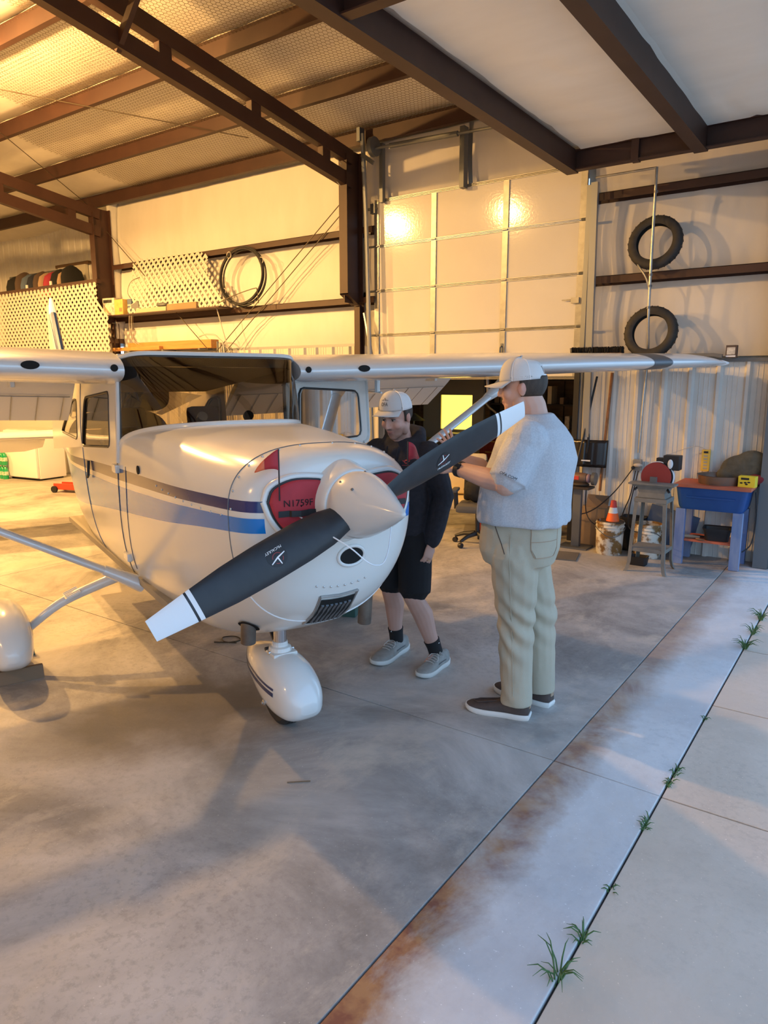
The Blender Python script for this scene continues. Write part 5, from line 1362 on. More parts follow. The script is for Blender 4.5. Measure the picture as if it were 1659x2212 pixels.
g = G(); g.tube([onto(tr,lerp(pel+V3(0,0,.08),knL,t/.5)+lf*.5 if t<.5 else lerp(knL,anL,(t-.5)/.5)+lf*.5,-lf,.001) for t in [i/16 for i in range(16)]],.0024,5); g.build('side_seam','khaki',tz)
g = G(); g.tube([onto(tr,pel+lf*.6+fr2*(.10-.075*t)+V3(0,0,.14-.16*t),-lf,.001) for t in [i/8 for i in range(9)]],.0026,5); g.build('pocket_slash','cloth_brown',tz)
shoe(mr_,(-.068,-.070),(-.392,.069),'moc'); shoe(mr_,(.086,.079),(-.192,.316),'moc')
# ================================================================== THINGS ALONG THE WALL
# ---- two bare tyres standing on the girts
def tyre(label, loc, tilt, spin):
    t = thing('old_tire', label, 'tire', loc, 0, 'bare tires on the wall')
    prof = [(.178,-.040),(.186,-.046),(.215,-.054),(.245,-.050),(.262,-.036),(.268,-.018),(.270,0)]
    prof = prof+[(a,-b) for a,b in prof[-2::-1]]; inner = [(.182,.036),(.205,.044),(.245,.038),(.252,0),(.245,-.038),(.205,-.044),(.182,-.036)]
    m = rx(math.pi/2+tilt) @ rz(spin)
    G().lathe(prof+inner,56,m,False,False).build('carcass','rubber',t,ang=50)
    for k in range(28):
        a = 2*math.pi*k/28
        for s in (1,-1):
            g = G(); g.obox((.2675,0,s*.018),(.006,.006,.030), Matrix.Rotation(s*.7,3,'X')); g.xf(m @ rz(a)); g.build('tread_groove','black',t)
    return t
tyre('upper bare black tire standing on the middle girt behind the conduit', (-2.13,7.815,3.197), -.16, 0)
tyre('lower bare black tire standing on the ledge behind the conduit', (-2.115,7.815,2.308), -.16, .05)
# ---- coil of black hose
t = thing('hose_coil','coil of black hose hanging upright on the wall beside the lattice','hose',(-8.08,7.80,3.335))
for k in range(6):
    m = rx(math.pi/2-.06+.02*math.sin(k*2.3)) @ T(.02*math.cos(k*2.1),.02*math.sin(k*1.7),(k%3-1)*.024) @ Matrix.Diagonal((1,.90,1,1))
    G().torus(.445+.013*(k%2)-.008*(k//3),.011,m,56,8).build('hose_turn','rubber',t)
for a in (.5,2.2,3.6,5.2): G().torus(.045,.006,T(.452*math.cos(a),0,.41*math.sin(a)) @ ry(-a) @ rx(math.pi/2),14,6).build('tie','lattice',t)
# ---- lattice panels: every slat its own strip
def clip(poly, p, d):
    ts = []
    for (ax,ay),(bx,by) in zip(poly, poly[1:]+poly[:1]):
        ex,ey = bx-ax,by-ay; den = d[0]*ey-d[1]*ex
        if abs(den) < 1e-9: continue
        t = ((ax-p[0])*ey-(ay-p[1])*ex)/den; u = ((ax-p[0])*d[1]-(ay-p[1])*d[0])/den
        if -1e-9 <= u <= 1+1e-9: ts.append(t)
    return (min(ts),max(ts)) if len(ts) > 1 else None
def lattice(root, poly, per, w, mtx):
    xs_ = [p[0] for p in poly]; zs_ = [p[1] for p in poly]; H_ = max(zs_)-min(zs_)
    for k,(dx,y0) in enumerate(((.7071,.0),(-.7071,-.007))):
        c = min(xs_)-H_; 
        while c < max(xs_)+H_:
            p = (c, min(zs_)) if dx > 0 else (c, min(zs_)); r = clip(poly,p,(dx,.7071))
            if r and r[1]-r[0] > .06:
                a = (p[0]+dx*r[0],p[1]+.7071*r[0]); b = (p[0]+dx*r[1],p[1]+.7071*r[1])
                g = G(); nx,nz = -.7071*w/2, dx*w/2
                q = [(a[0]+nx,a[1]+nz),(a[0]-nx,a[1]-nz),(b[0]-nx,b[1]-nz),(b[0]+nx,b[1]+nz)]
                g.add([(x,y0,z) for x,z in q]+[(x,y0-.006,z) for x,z in q],[(0,1,2,3),(7,6,5,4),(0,4,5,1),(1,5,6,2),(2,6,7,3),(3,7,4,0)]); g.xf(mtx)
                g.build('slat','lattice',root,flat=True)
            c += per
    return root
t = thing('garden_lattice','broken cream lattice panel leaning on the wall left of the hose coil','lattice',(0,0,0))
lattice(t,[(-10.70,.0),(-8.30,.0),(-8.62,.36),(-8.80,.50),(-8.86,.80),(-9.02,.88),(-10.72,.90)],.126,.043,T(0,7.66,2.925) @ rx(R_(-13)))
t = thing('lattice_railing','long cream lattice railing along the loft at the far left','railing',(0,0,0))
lattice(t,[(-15.6,2.30),(-11.30,2.30),(-11.02,2.30),(-11.02,2.86),(-11.12,2.96),(-11.30,3.00),(-11.30,3.46),(-15.6,3.46)],.126,.045,T(0,7.50,0))
G().box(-15.6,-11.33,7.53,7.62,3.46,3.53).build('top_rail','steel_red',t)
G().box(-15.6,-11.5,7.53,7.60,2.40,2.50).build('bottom_rail','steel_red',t)
# ---- shelf above the girt, with cartons and fittings
G().box(-11.33,-8.4,7.60,7.90,2.900,2.918).build('shelf_board','steel_red',wb)
t = thing('carton','worn light bulb carton with a window on the shelf by the steel column','carton',(-11.18,7.72,2.918),R_(8)); G().box(-.14,.14,-.10,.10,0,.29).build('box_body','carton_white',t,bevel=.004); G().box(-.08,.02,-.104,-.10,.04,.17).build('box_picture','cream_vinyl',t); G().box(-.12,.08,-.104,-.10,.21,.26).build('box_title','text_black',t)
t = thing('carton','yellow cardboard carton on the shelf between two other cartons','carton',(-10.88,7.72,2.918),R_(-4)); G().box(-.13,.13,-.10,.10,0,.25).build('box_body','carton_yellow',t,bevel=.004); G().box(.02,.10,-.103,-.10,.05,.11).build('printed_mark','cardboard',t)
t = thing('carton','small blue-grey carton on the shelf right of the yellow one','carton',(-10.67,7.76,2.918),0); G().box(-.055,.055,-.08,.08,0,.25).build('box_body','cloth_blue',t,bevel=.003); G().box(-.05,.05,-.084,-.08,.14,.16).build('box_band','carton_white',t)
t = thing('junction_box','tilted grey electrical box with a loose wire on the shelf','electrical box',(-10.50,7.70,2.935),0); g = G(); g.obox((0,0,.085),(.20,.07,.15), ry(R_(-18)).to_3x3()); g.build('box_case','galv_dark',t,bevel=.006); G().tube(crom([(-.05,0,.16),(-.25,.02,.34),(-.18,.05,.52),(.02,.08,.58)],6),.004,5).build('wire','wire_dark',t)
tag(G().box(-10.42,-9.65,7.62,7.68,2.9185,2.988).build('fixture_rail','tan_metal',None,bevel=.005),'shorter pale rail lying on the shelf beside the electrical box','rail'); tag(G().box(-9.62,-8.92,7.62,7.69,2.9185,3.015).build('fixture_rail','cardboard',None,bevel=.005),'brown boxed rail lying on the shelf under the lattice','rail'); tag(G().ell((-9.78,7.65,3.02),(.13,.05,.032)).build('cloth_roll','galv_dark',None),'grey rolled cloth on top of the pale rail','cloth')
t = thing('hanging_cable','bunch of thin cables hanging from the shelf left of the lattice','cable',(0,0,0))
for k in range(4): G().tube(crom([(-10.62+.03*k,7.63,2.90),(-10.60+.035*k,7.60,2.7),(-10.58+.02*k,7.62,2.50),(-10.52+.04*k,7.66,2.42)],5),.0035,5).build('cable_strand','wire' if k%2 else 'lattice',t)
# boards on brackets under the shelf
for x_ in (-10.8,-9.9,-9.0): G().box(x_-.02,x_+.02,7.70,7.97,2.295,2.321).build('shelf_bracket','galv_dark',wb)
t = tag(G().box(-10.95,-8.82,7.80,7.96,2.325,2.455).build('timber_board','wood',None,bevel=.006),'long orange timber board lying on the trim below the shelf','board')
t = tag(G().box(-11.30,-10.0,7.72,7.80,2.322,2.38).build('timber_board','wood',None,bevel=.006),'shorter timber board in front of the long orange one','board')
for k in range(4): tag(G().tube([(-8.74+.05*k,7.86,.0),(-8.74+.05*k,7.86,2.42-.03*k)],.018,8).build('standing_pipe',('galv_dark','lattice','galv','galv_dark')[k],None),('dark leftmost','white','silver','dark rightmost')[k]+' upright pipe at the end of the orange board','pipe','upright pipes by the board')
tag(G().tube(crom([(-9.05,7.76,2.50),(-8.85,7.76,2.53),(-8.62,7.78,2.46),(-8.52,7.80,2.1),(-8.52,7.80,0)],6),.012,6).build('bent_tube','lattice',None),'white tube bent over the end of the orange board','tube')
tag(G().tube([(-8.60,7.72,2.985),(-8.38,7.74,2.3),(-8.25,7.80,1.7)],.008,6).build('thin_rod','lattice',None),'thin white rod leaning from the shelf edge below the lattice','rod')
tag(G().tube(crom([(-8.5,7.66,2.96),(-8.1,7.66,3.06),(-7.72,7.68,3.13),(-7.66,7.68,3.10),(-7.64,7.68,2.92)],5),.007,6).build('bent_rod','wire_dark',None),'dark bent rod on the girt below the hose coil','rod')
# bracing rods of the frame
for a,b in (((-6.2,7.8,4.11),(-8.9,7.8,2.12)),((-6.2,7.86,4.02),(-8.75,7.86,2.12)),((-11.32,7.78,4.34),(-8.9,7.80,2.30))): G().tube([a,b],.007,6).build('brace_rod','wire_dark',wb)
for a,b in (((-8.86,4.81,5.15),(-7.0,6.95,4.84)),((-10.05,5.4,5.06),(-11.5,7.6,4.74))): G().tube([a,b],.006,6).build('brace_cable','wire_dark',ceil)
for p in ((-6.0,7.5,4.55),(-5.98,7.45,4.28)): G().tube([p,(p[0]+.10,p[1]-.05,p[2]-.08)],.006,5).build('hook_bolt','galv',FA)
# ---- top of the right-hand sheeting
t = thing('push_broom','push broom head lying bristles up on the ledge beside the raised door','broom',(-2.64,7.74,2.037))
G().box(-.29,.27,-.04,.04,.04,.07).build('broom_block','wood_brown',t,bevel=.006)
g = G()
for i in range(420):
    x = -.285+.56*random.random(); y = -.04+.08*random.random(); g.tube([(x,y,.065),(x+random.uniform(-.012,.012),y+random.uniform(-.012,.012),.13+random.uniform(-.008,.008))],.0035,4,False)
o = g.build('bristles','bristle',t,flat=True); o['kind'] = 'stuff'
G().box(-.15,.02,-.03,.05,0,.04).build('handle_socket','cardboard',t,bevel=.004)
tag(G().loft([[(x,7.76+dy,2.037+h+dz) for dy,dz in ((-.03,0),(.03,0),(.02,.035),(-.02,.035))] for x,h in ((-1.93,.0),(-1.86,.012),(-1.48,.012),(-1.40,.0))],True,True,True).build('metal_bar','galv_dark',None),'dark flat metal bar lying on the ledge right of the lower tire','metal bar')
t = thing('small_carton','small red and white carton on the ledge at the far right','carton',(-1.325,7.80,2.036)); G().box(-.05,.05,-.03,.03,0,.12).build('box_body','cloth_brown',t,bevel=.002); G().box(-.04,.035,-.033,-.03,.03,.10).build('box_print','carton_white',t); G().box(-.045,.04,-.033,-.03,.008,.022).build('box_band','sock_white',t)
# ---- conduit, outlet, power strip, leads
t = thing('conduit','long grey conduit pipe running down the wall in front of both tires','pipe',(0,0,0))
G().tube(crom([(-2.13,7.70,3.89),(-2.125,7.70,3.0),(-2.12,7.71,2.45),(-2.135,7.835,2.06),(-2.155,7.845,1.5),(-2.165,7.845,1.05)],4),.014,8).build('pipe_run','galv',t)
G().tube([(-2.13,7.70,3.885),(-2.74,7.70,3.885)],.012,8).build('pipe_branch','galv',t)
G().tube(crom([(-2.125,7.70,2.72),(-2.17,7.70,2.85),(-2.26,7.74,2.97),(-2.30,7.80,3.05)],5),.010,6).build('pipe_bend','galv',t)
for z in (3.66,2.87,2.76,2.55): G().tube([(-2.122,7.70,z-.012),(-2.122,7.70,z+.012)],.020,8).build('pipe_collar','galv_dark',t)
t = thing('outlet_box','grey outlet box with plugs on the ribbed wall above the traffic cone','outlet',(-2.17,7.84,.92))
G().box(-.045,.045,-.03,.03,-.06,.06).build('box_case','galv',t,bevel=.006); G().ell((.02,-.05,.0),(.05,.03,.022)).build('plug','lattice',t); G().ell((-.03,-.05,-.03),(.02,.03,.02)).build('plug','black',t)
lead = lambda lab,pts: tag(G().tube(crom(pts,7),.006,6).build('power_lead','black',None),lab,'cord')
lead('black lead running from the outlet down to the bench grinder',[(-2.20,7.78,.88),(-2.36,7.70,.62),(-2.55,7.62,.42),(-2.72,7.56,.36),(-2.95,7.60,.40)])
lead('black lead hanging from the outlet down behind the cone bucket',[(-2.17,7.78,.86),(-2.19,7.72,.60),(-2.24,7.66,.40),(-2.30,7.62,.02)])
lead('black lead looping from the outlet to the disc sander',[(-2.14,7.78,.86),(-2.17,7.66,.50),(-2.13,7.5,.32),(-2.02,7.30,.30),(-1.93,7.18,.32)])
lead('thin lead from the grinder table to the floor by the bucket',[(-2.62,7.55,.66),(-2.60,7.52,.42),(-2.52,7.50,.30),(-2.40,7.56,.25)])
t = thing('power_strip','yellow multi-outlet power strip mounted upright on the ribbed wall','power strip',(-1.49,7.855,.90))
G().box(-.04,.04,-.02,.015,0,.22).build('strip_body','yellow_strip',t,bevel=.005)
for k in range(5): G().box(-.018,.018,-.022,-.019,.02+k*.032,.038+k*.032).build('socket','tan_metal',t)
G().box(-.02,.02,-.026,-.02,.185,.205).build('rocker_switch','black',t)
G().tube(crom([(0,-.01,.22),(-.10,-.02,.25),(-.25,-.03,.20),(-.36,-.10,.15)],6),.004,5).build('strip_cable','lattice',t)
# ---- disc sander on its stand
t = thing('disc_sander_stand','grey sheet metal machine stand with splayed legs under the disc sander','stand',(-1.755,6.985,0))
for sx_,sy_ in ((-1,-1),(1,-1),(1,1),(-1,1)):
    q = lambda z,k: Vector((sx_*k, sy_*k*.92, z))
    pts = [(.20,.0),(.185,.03),(.172,.10),(.165,.30),(.145,.70)]
    rings = []
    for k,z in pts:
        c = q(z,k); w = .032; rings.append([c,c+Vector((-sx_*w,0,0)),c+Vector((-sx_*w,sy_*-.004,0)),c+Vector((-sx_*.004,-sy_*.004,0)),c+Vector((-sx_*.004,-sy_*w,0)),c+Vector((0,-sy_*w,0))])
    G().loft(rings,True,True,True).build('leg','sander_grey',t,ang=40)
G().box(-.15,.15,-.14,.14,.68,.72).build('top_frame','sander_grey',t,bevel=.004); G().box(-.165,.165,-.15,.15,.20,.235).build('shelf','sander_grey',t,bevel=.004)
t = thing('disc_sander','red abrasive disc sander with cast table standing on the grey metal stand','sander',(-1.755,6.985,.721))
G().loft([[(x,y,z) for x,y in ((-a,-b),(a,-b),(a,b),(-a,b))] for a,b,z in ((.13,.12,0),(.12,.11,.05),(.14,.12,.11))],True,True,True).build('base_casting','sander_grey',t,bevel=.006)
g = G(); g.obox((-.0,-.08,.135),(.42,.16,.018)); g.obox((0,-.08,.118),(.36,.12,.02)); g.build('table','sander_grey',t,bevel=.004)
G().lathe([(0,-.006),(.140,-.006),(.140,.006),(0,.006)],44,T(.0,.012,.19) @ rx(math.pi/2) @ Matrix()).build('abrasive_disc','abrasive',t)
G().lathe([(.147,-.05),(.150,-.012),(.148,-.0),(.142,.0)],40,T(.01,.02,.19) @ rx(math.pi/2) ,True,False).build('disc_guard','reflect',t)
G().lathe([(0,0),(.075,0),(.085,.02),(.085,.16),(.07,.19),(0,.19)],24,T(.02,.26,.19) @ rx(math.pi/2)).build('motor','black',t)
g = G(); g.box(.05,.20,.02,.14,.26,.40); g.box(-.02,.06,.05,.13,.28,.37); g.build('switch_box','black',t,bevel=.008); G().ell((.12,.015,.32),(.025,.01,.045)).build('switch_paddle','reflect',t)
G().box(.08,.14,.03,.10,.12,.26).build('switch_bracket','black',t); G().box(-.03,.03,-.09,-.06,.145,.20).build('mitre_block','galv_dark',t)
for s in (-1,1): G().tube([(s*.13,-.09,.10),(s*.16,-.12,.07)],.012,6).build('lock_knob','black',t)
# ---- blue parts washer on its bench
t = thing('parts_washer_bench','blue parts washer tub with orange lid on pale blue wooden legs','workbench',(-1.33,7.60,0))
tb_ = []
for z,a,b,r in ((.565,.285,.20,.06),(.60,.300,.215,.06),(.785,.325,.235,.05)): tb_.append([(p.x,p.y,z) for p in rloop([Vector(q) for q in ((-a,-b),(a,-b),(a,b),(-a,b))],r,4)])
G().loft(tb_,True,True,True).build('tub','blue_tub',t,ang=40)
G().box(-.345,.355,-.255,.245,.785,.815).build('lid','orange_wood',t,bevel=.005)
G().box(-.22,.22,-.232,-.222,.685,.70).build('tub_rib','blue_tub',t)
for x,y in ((-.27,-.17),(.25,-.17),(.25,.17),(-.27,.17)): G().box(x-.045,x+.045,y-.03,y+.03,0,.565).build('leg','blue_wood',t,bevel=.004)
G().box(-.225,.205,-.17,.16,.235,.258).build('shelf','orange_wood',t,bevel=.003)
t = thing('drain_pan','round dark metal pan on the orange lid of the parts washer','pan',(-1.30,7.60,.8155))
G().lathe([(0,0),(.19,0),(.205,.085),(.212,.088),(.200,.08),(.185,.006),(0,.006)],40,None,True,True).build('pan_shell','tarnish',t,ang=50)
t = thing('yellow_box','yellow box with black print at the right end of the parts washer lid','box',(-1.035,7.50,.8155),R_(-5)); G().box(-.075,.075,-.05,.05,0,.105).build('box_body','yellow_box',t,bevel=.003)
G().box(-.05,.02,-.053,-.05,.072,.092).build('box_title','text_black',t); 
for x,z in ((-.045,.04),(-.01,.045),(.02,.05),(.0,.03)): G().ell((x,-.0505,z),(.014,.002,.008),8,5).build('print_mark','text_black',t)
t = thing('canvas_pile','olive canvas jacket and cloths heaped behind the yellow box','cloth',(-1.12,7.79,.8155))
def wv(co,no): return co+no*(.018*fbm(co,18,3)+.008*fbm(co,45,5))[:,None]
g = G(); g.ell((.02,.0,.14),(.24,.075,.15)); g.ell((.08,-.01,.22),(.17,.07,.10)); g.ell((-.15,.0,.07),(.10,.06,.08)); organic('canvas',g,'canvas',t,.012,5,wv)
t = thing('maroon_rag','crumpled maroon rag beside the yellow box on the parts washer','cloth',(-1.0,7.68,.8155)); g = G(); g.ell((.0,.0,.05),(.10,.03,.05)); organic('rag_folds',g,'maroon_cloth',t,.01,4,wv)
t = thing('plastic_tub','black plastic tub on the lower shelf of the parts washer','tub',(-1.27,7.55,.2585),R_(6)); G().loft([[(p.x,p.y,z) for p in rloop([Vector(q) for q in ((-a,-b),(a,-b),(a,b),(-a,b))],.04,4)] for z,a,b in ((0,.105,.09),(.09,.12,.10),(.12,.135,.115),(.125,.135,.115),(.115,.12,.10),(.02,.10,.085))],True,True,True).build('tub_shell','black',t,ang=40)
for nm_,mt_,lb_,a_,b_,r_ in (('torch_barrel','cloth_tan','tan tube lying on the lower shelf of the parts washer',(-.09,-.02),(.05,.0),.017),('hand_tool','tarnish','short rusty hand tool lying on the lower parts washer shelf',(.03,-.07),(.11,-.10),.011),('dark_file','black','black file lying at the back of the lower parts washer shelf',(-.03,.06),(.08,.07),.012)):
    tag(G().tube([(-1.47+a_[0],7.50+a_[1],.2585+r_),(-1.47+(a_[0]+b_[0])/2,7.50+(a_[1]+b_[1])/2,.2585+r_),(-1.47+b_[0],7.50+b_[1],.2585+r_)],[r_,r_,r_*.6],10).build(nm_,mt_,None),lb_,'tool')
lead('black lead drooping at the right end of the parts washer',[(-.965,7.56,.76),(-.95,7.62,.5),(-.97,7.60,.25),(-1.04,7.56,.16)])
# ---- buckets, cone, bin, pan
def bucket(label, loc, rot=0, k=1.):
    t = thing('pail', label, 'bucket', loc, rot, 'five gallon buckets'); 
    G().lathe([(0,0),(.128*k,0),(.133*k,.01),(.142*k,.25),(.142*k,.355),(.138*k,.355),(.128*k,.02),(0,.02)],36,None,True,True).build('bucket_shell','bucket',t,ang=40)
    for z in (.265,.30,.335): G().torus(.144*k,.006,T(0,0,z),36,6).build('rim_hoop','bucket',t)
    G().tube([(.155*k*math.cos(a),.155*k*math.sin(a)*.9,.29-.09*math.sin(a)**2*(1 if math.sin(a)<0 else -1)) for a in [math.pi+math.pi*i/14 for i in range(15)]],.004,5).build('bail','galv_dark',t)
    return t
bucket('paint-splashed white bucket with a small traffic cone standing in it',(-2.30,7.44,0),.5)
t = thing('traffic_cone','small orange traffic cone with white band standing in the bucket','traffic cone',(-2.275,7.43,.3565))
G().lathe([(.002,0),(.068,0),(.066,.012),(.050,.085),(.048,.085)],24).build('cone_base','cone_orange',t); G().lathe([(.049,.085),(.037,.145),(.034,.145)],24).build('reflective_band','reflect',t); G().lathe([(.037,.145),(.033,.165),(.026,.215),(.012,.22),(0,.22)],24).build('cone_tip','cone_tip',t)
G().lathe([(0,-.012),(.12,-.012),(.12,.0),(0,.0)],20).build('cone_foot','shelf_dark',t)
bucket('paint-splashed bucket half hidden behind the disc sander stand',(-1.93,7.52,0),2.)
t = tag(G().loft([[(p.x,p.y,z) for p in rloop([Vector(q) for q in ((-2.14-a,7.74-b),(-2.14+a,7.74-b),(-2.14+a,7.74+b),(-2.14-a,7.74+b))],.03,3)] for z,a,b in ((0,.11,.08),(.36,.13,.10),(.37,.13,.10),(.355,.12,.09),(.02,.10,.07))],True,True,True).build('dark_bin','black',None,ang=40),'dark plastic bin standing between the two buckets by the wall','bin')
t = tag(G().loft([[(p.x,p.y,z) for p in rloop([Vector(q) for q in ((-1.90-a,7.13-b),(-1.90+a,7.13-b),(-1.90+a,7.13+b),(-1.90-a,7.13+b))],.02,3)] for z,a,b in ((0,.075,.06),(.085,.085,.07),(.09,.085,.07),(.08,.078,.063),(.01,.068,.053))],True,True,True).build('oil_pan','black',None,ang=40),'small black pan on the floor under the disc sander stand','pan')
t = thing('scrap_sheet','folded dark sheet leaning behind the second bucket','sheet',(-1.78,7.80,0)); g = G(); g.obox((0,0,.24),(.5,.02,.46), ry(R_(12)).to_3x3()); g.build('sheet_metal','cloth_blue',t)
# ---- snow shovel, poles, cardboard, grinder
t = thing('snow_shovel','black snow shovel blade hanging on the ribbed wall','shovel',(-2.70,7.80,0))
rows = [[(-.215+.43*i/14, -.05*math.sin(math.pi*i/14)+.008*math.cos(i*2.6)-.03*(j/8), 1.17-.30*j/8) for i in range(15)] for j in range(9)]
solid(G().grid(rows).build('blade','black_gloss',t,ang=50),.006,0); G().tube(crom([(.0,-.05,1.02),(.01,-.06,1.2),(-.035,-.05,1.38),(-.02,-.03,1.70),(-.02,-.01,1.88)],6),.014,8).build('shaft','black',t)
G().box(-.05,.05,-.085,-.080,.935,.95).build('blade_mark','sock_white',t)
tag(G().tube([(-2.78,7.66,.9),(-2.72,7.74,1.35),(-2.65,7.80,1.86)],.012,8).build('long_pole','black',None),'thin black pole leaning in front of the snow shovel','pole')
tag(G().tube([(-2.56,7.83,.6),(-2.50,7.84,1.90)],.016,8).build('rake_shaft','rust',None),'reddish wooden handle leaning on the wall right of the shovel','tool')
tag(G().box(-2.90,-2.84,7.78,7.86,.0,1.93).build('black_plank','black',None),'black upright plank at the right side of the door opening','plank')
t = thing('cardboard_box','open brown cardboard box standing behind the grinder pedestal','box',(-2.56,7.74,0)); G().box(-.13,.13,-.10,.09,0,.44).build('box_body','cardboard',t,bevel=.004)
g = G(); g.obox((.02,-.02,.50),(.24,.012,.14), rx(R_(-20)).to_3x3()); g.build('box_flap','cardboard_dark',t)
t = thing('bench_grinder','bench grinder on a dark steel pedestal near the door opening','grinder',(-2.69,7.50,0))
G().box(-.045,.045,-.03,.03,.02,.66).build('pedestal','galv_dark',t,bevel=.004); g = G(); g.box(-.16,.16,-.12,.12,0,.02); g.build('foot_plate','galv_dark',t)
G().box(-.14,.15,-.10,.10,.66,.685).build('grinder_table','shelf_dark',t,bevel=.004); G().ell((.02,0,.705),(.10,.07,.03)).build('casting','shelf_dark',t)
G().lathe([(0,-.09),(.05,-.09),(.058,-.06),(.058,.06),(.05,.09),(0,.09)],24,T(.0,0,.775) @ ry(math.pi/2)).build('motor_barrel','tarnish',t); G().box(-.10,.02,-.062,-.05,.76,.80).build('rating_plate','cone_tip',t)
for s in (-1,1):
    G().lathe([(0,-.018),(.07,-.018),(.07,.018),(0,.018)],28,T(s*.17,0,.775) @ ry(math.pi/2)).build('grinding_wheel','galv_dark',t); G().ell((s*.11,0,.775),(.035,.05,.05)).build('wheel_guard','mauve',t)
tag(G().obox((-2.80,6.98,.006),(.62,.36,.012),Matrix.Rotation(R_(14),3,'Z')).build('floor_mat','mat_dark',None),'dark flat rubber mat on the floor in front of the grinder','mat')
# ---- office chair and cream armchair in the doorway
t = thing('office_chair','grey and black office chair on castors behind the man in the grey t-shirt','chair',(-3.64,6.98,0),R_(20))
for k in range(5):
    a = 2*math.pi*k/5+.35; d = Vector((math.cos(a),math.sin(a),0))
    G().tube([d*.03+V3(0,0,.13),d*.16+V3(0,0,.115),d*.27+V3(0,0,.075)],[.030,.024,.016],8).build('base_arm','chair_plastic',t)
    c = d*.27; G().lathe([(0,-.02),(.028,-.02),(.030,-.01),(.030,.01),(.028,.02),(0,.02)],14,T(c.x,c.y,.030) @ rz(a) @ rx(math.pi/2)).build('castor','chair_plastic',t)
G().tube([(0,0,.12),(0,0,.36)],.026,12).build('gas_lift','chair_plastic',t)
g = G(); g.obox((0,0,.43),(.44,.44,.085)); g.build('seat','chair_grey',t,bevel=.035)
g = G(); g.obox((.02,.22,.70),(.42,.06,.46), rx(R_(-10)).to_3x3()); g.build('backrest','black',t,bevel=.03)
for s in (-1,1):
    G().tube([(s*.24,-.0,.40),(s*.255,0,.60)],[(.026,.014)]*2,8).build('arm_post','chair_plastic',t); g = G(); g.obox((s*.255,-.01,.615),(.07,.25,.035)); g.build('armrest','chair_grey',t,bevel=.015)
t = thing('black_jacket','crumpled black jacket lying on the seat of the office chair','jacket',(-3.64,6.98,.475),R_(20)); g = G(); g.ell((.0,.06,.14),(.17,.10,.15)); g.ell((.04,.07,.27),(.12,.07,.10)); organic('jacket_folds',g,'cloth_black',t,.012,4,wv)
t = thing('armchair','cream vinyl armchair in the workshop doorway behind the office chair','chair',(-4.24,7.60,0),R_(25))
g = G(); g.obox((0,0,.34),(.55,.52,.12)); g.build('seat','cream_vinyl',t,bevel=.05); g = G(); g.obox((.06,.26,.66),(.55,.12,.52), rx(R_(-14)).to_3x3()); g.build('backrest','cream_vinyl',t,bevel=.05)
for s in (-1,1):
    G().tube([(s*.29,-.22,0),(s*.28,-.18,.50),(s*.28,.22,.54)],.022,8).build('arm_frame','cream_vinyl',t); G().tube([(s*.27,.22,0),(s*.27,.24,.54)],.022,8).build('back_leg','cream_vinyl',t)
t = thing('small_cabinet','dark red tool cabinet inside the workshop doorway','cabinet',(-3.74,7.62,0)); G().box(-.16,.16,-.14,.16,.03,.735).build('cabinet_body','tool_red',t,bevel=.006)
for k in range(4):
    d = G().box(-.145,.145,-.152,-.14,.08+.155*k,.215+.155*k).build('drawer','tool_red',t,bevel=.003); G().box(-.08,.08,-.165,-.152,.165+.155*k,.18+.155*k).build('drawer_pull','gold',d)
t = thing('tumbler','black tumbler with a chrome rim on the dark red cabinet','tumbler',(-3.80,7.54,.7355)); G().lathe([(0,0),(.034,0),(.046,.15),(.042,.15),(.03,.01),(0,.01)],24,None,True,True).build('cup','black_gloss',t,ang=50); G().torus(.0455,.004,T(0,0,.145),28,6).build('rim','chrome',t); G().torus(.0440,.003,T(0,0,.125),28,6).build('chrome_band','chrome',t)
# workshop furniture in the dark
t = thing('tool_chest','tall dark red tool chest by the workshop end wall','tool chest',(-4.95,10.55,0)); G().box(-.42,.42,-.25,.28,0,.95).build('chest_body','tool_red',t,bevel=.01)
for k in range(5):
    d = G().box(-.40,.40,-.265,-.25,.06+.17*k,.21+.17*k).build('drawer','tool_red',t,bevel=.003); G().box(-.3,.3,-.28,-.265,.17+.17*k,.185+.17*k).build('drawer_pull','gold',d)
t = thing('wall_shelf','crowded dark shelf on the workshop end wall right of the glowing window','shelf',(-4.6,10.75,1.05))
for z in (0,.38,.76): G().box(-.75,.75,-.16,.18,z,z+.025).build('shelf_board','shelf_dark',t)
for x in (-.75,.73): G().box(x,x+.02,-.16,.18,0,.9).build('shelf_side','shelf_dark',t)
cols = ['cardboard','cream_vinyl','tan_metal','cloth_tan','carton_white','cardboard_dark','tool_red','lattice']
cn = ['brown','cream','tan','sandy','mottled white','dark brown','red','pale']; ordn = ['first','second','third','fourth','fifth','sixth','seventh']
for i in range(14):
    x = -4.6-.66+.1*(i%13)+.02; z = 1.05+.026+.38*(i%2); h = random.uniform(.10,.28); w = random.uniform(.03,.045)
    lab = ['tan','cream','brown','pale'][i%4]
    tag(G().box(x-w,x+w,10.62,10.85,z,z+h).build('stored_box',cols[i%8],None,bevel=.004),'%s container, %s from the left on the %s workshop shelf' % (cn[i%8],ordn[i//2],'upper' if i%2 else 'lower'),'container','containers on the workshop shelf')
for k in range(3): tag(G().box(-7.55+.22*k,-7.35+.22*k,10.62-.05*k,10.65-.05*k,0,2.1).build('plywood_sheet','tan_metal',None),('leftmost','middle','rightmost')[k]+' tan plywood sheet upright left of the glowing window','sheet','plywood sheets')
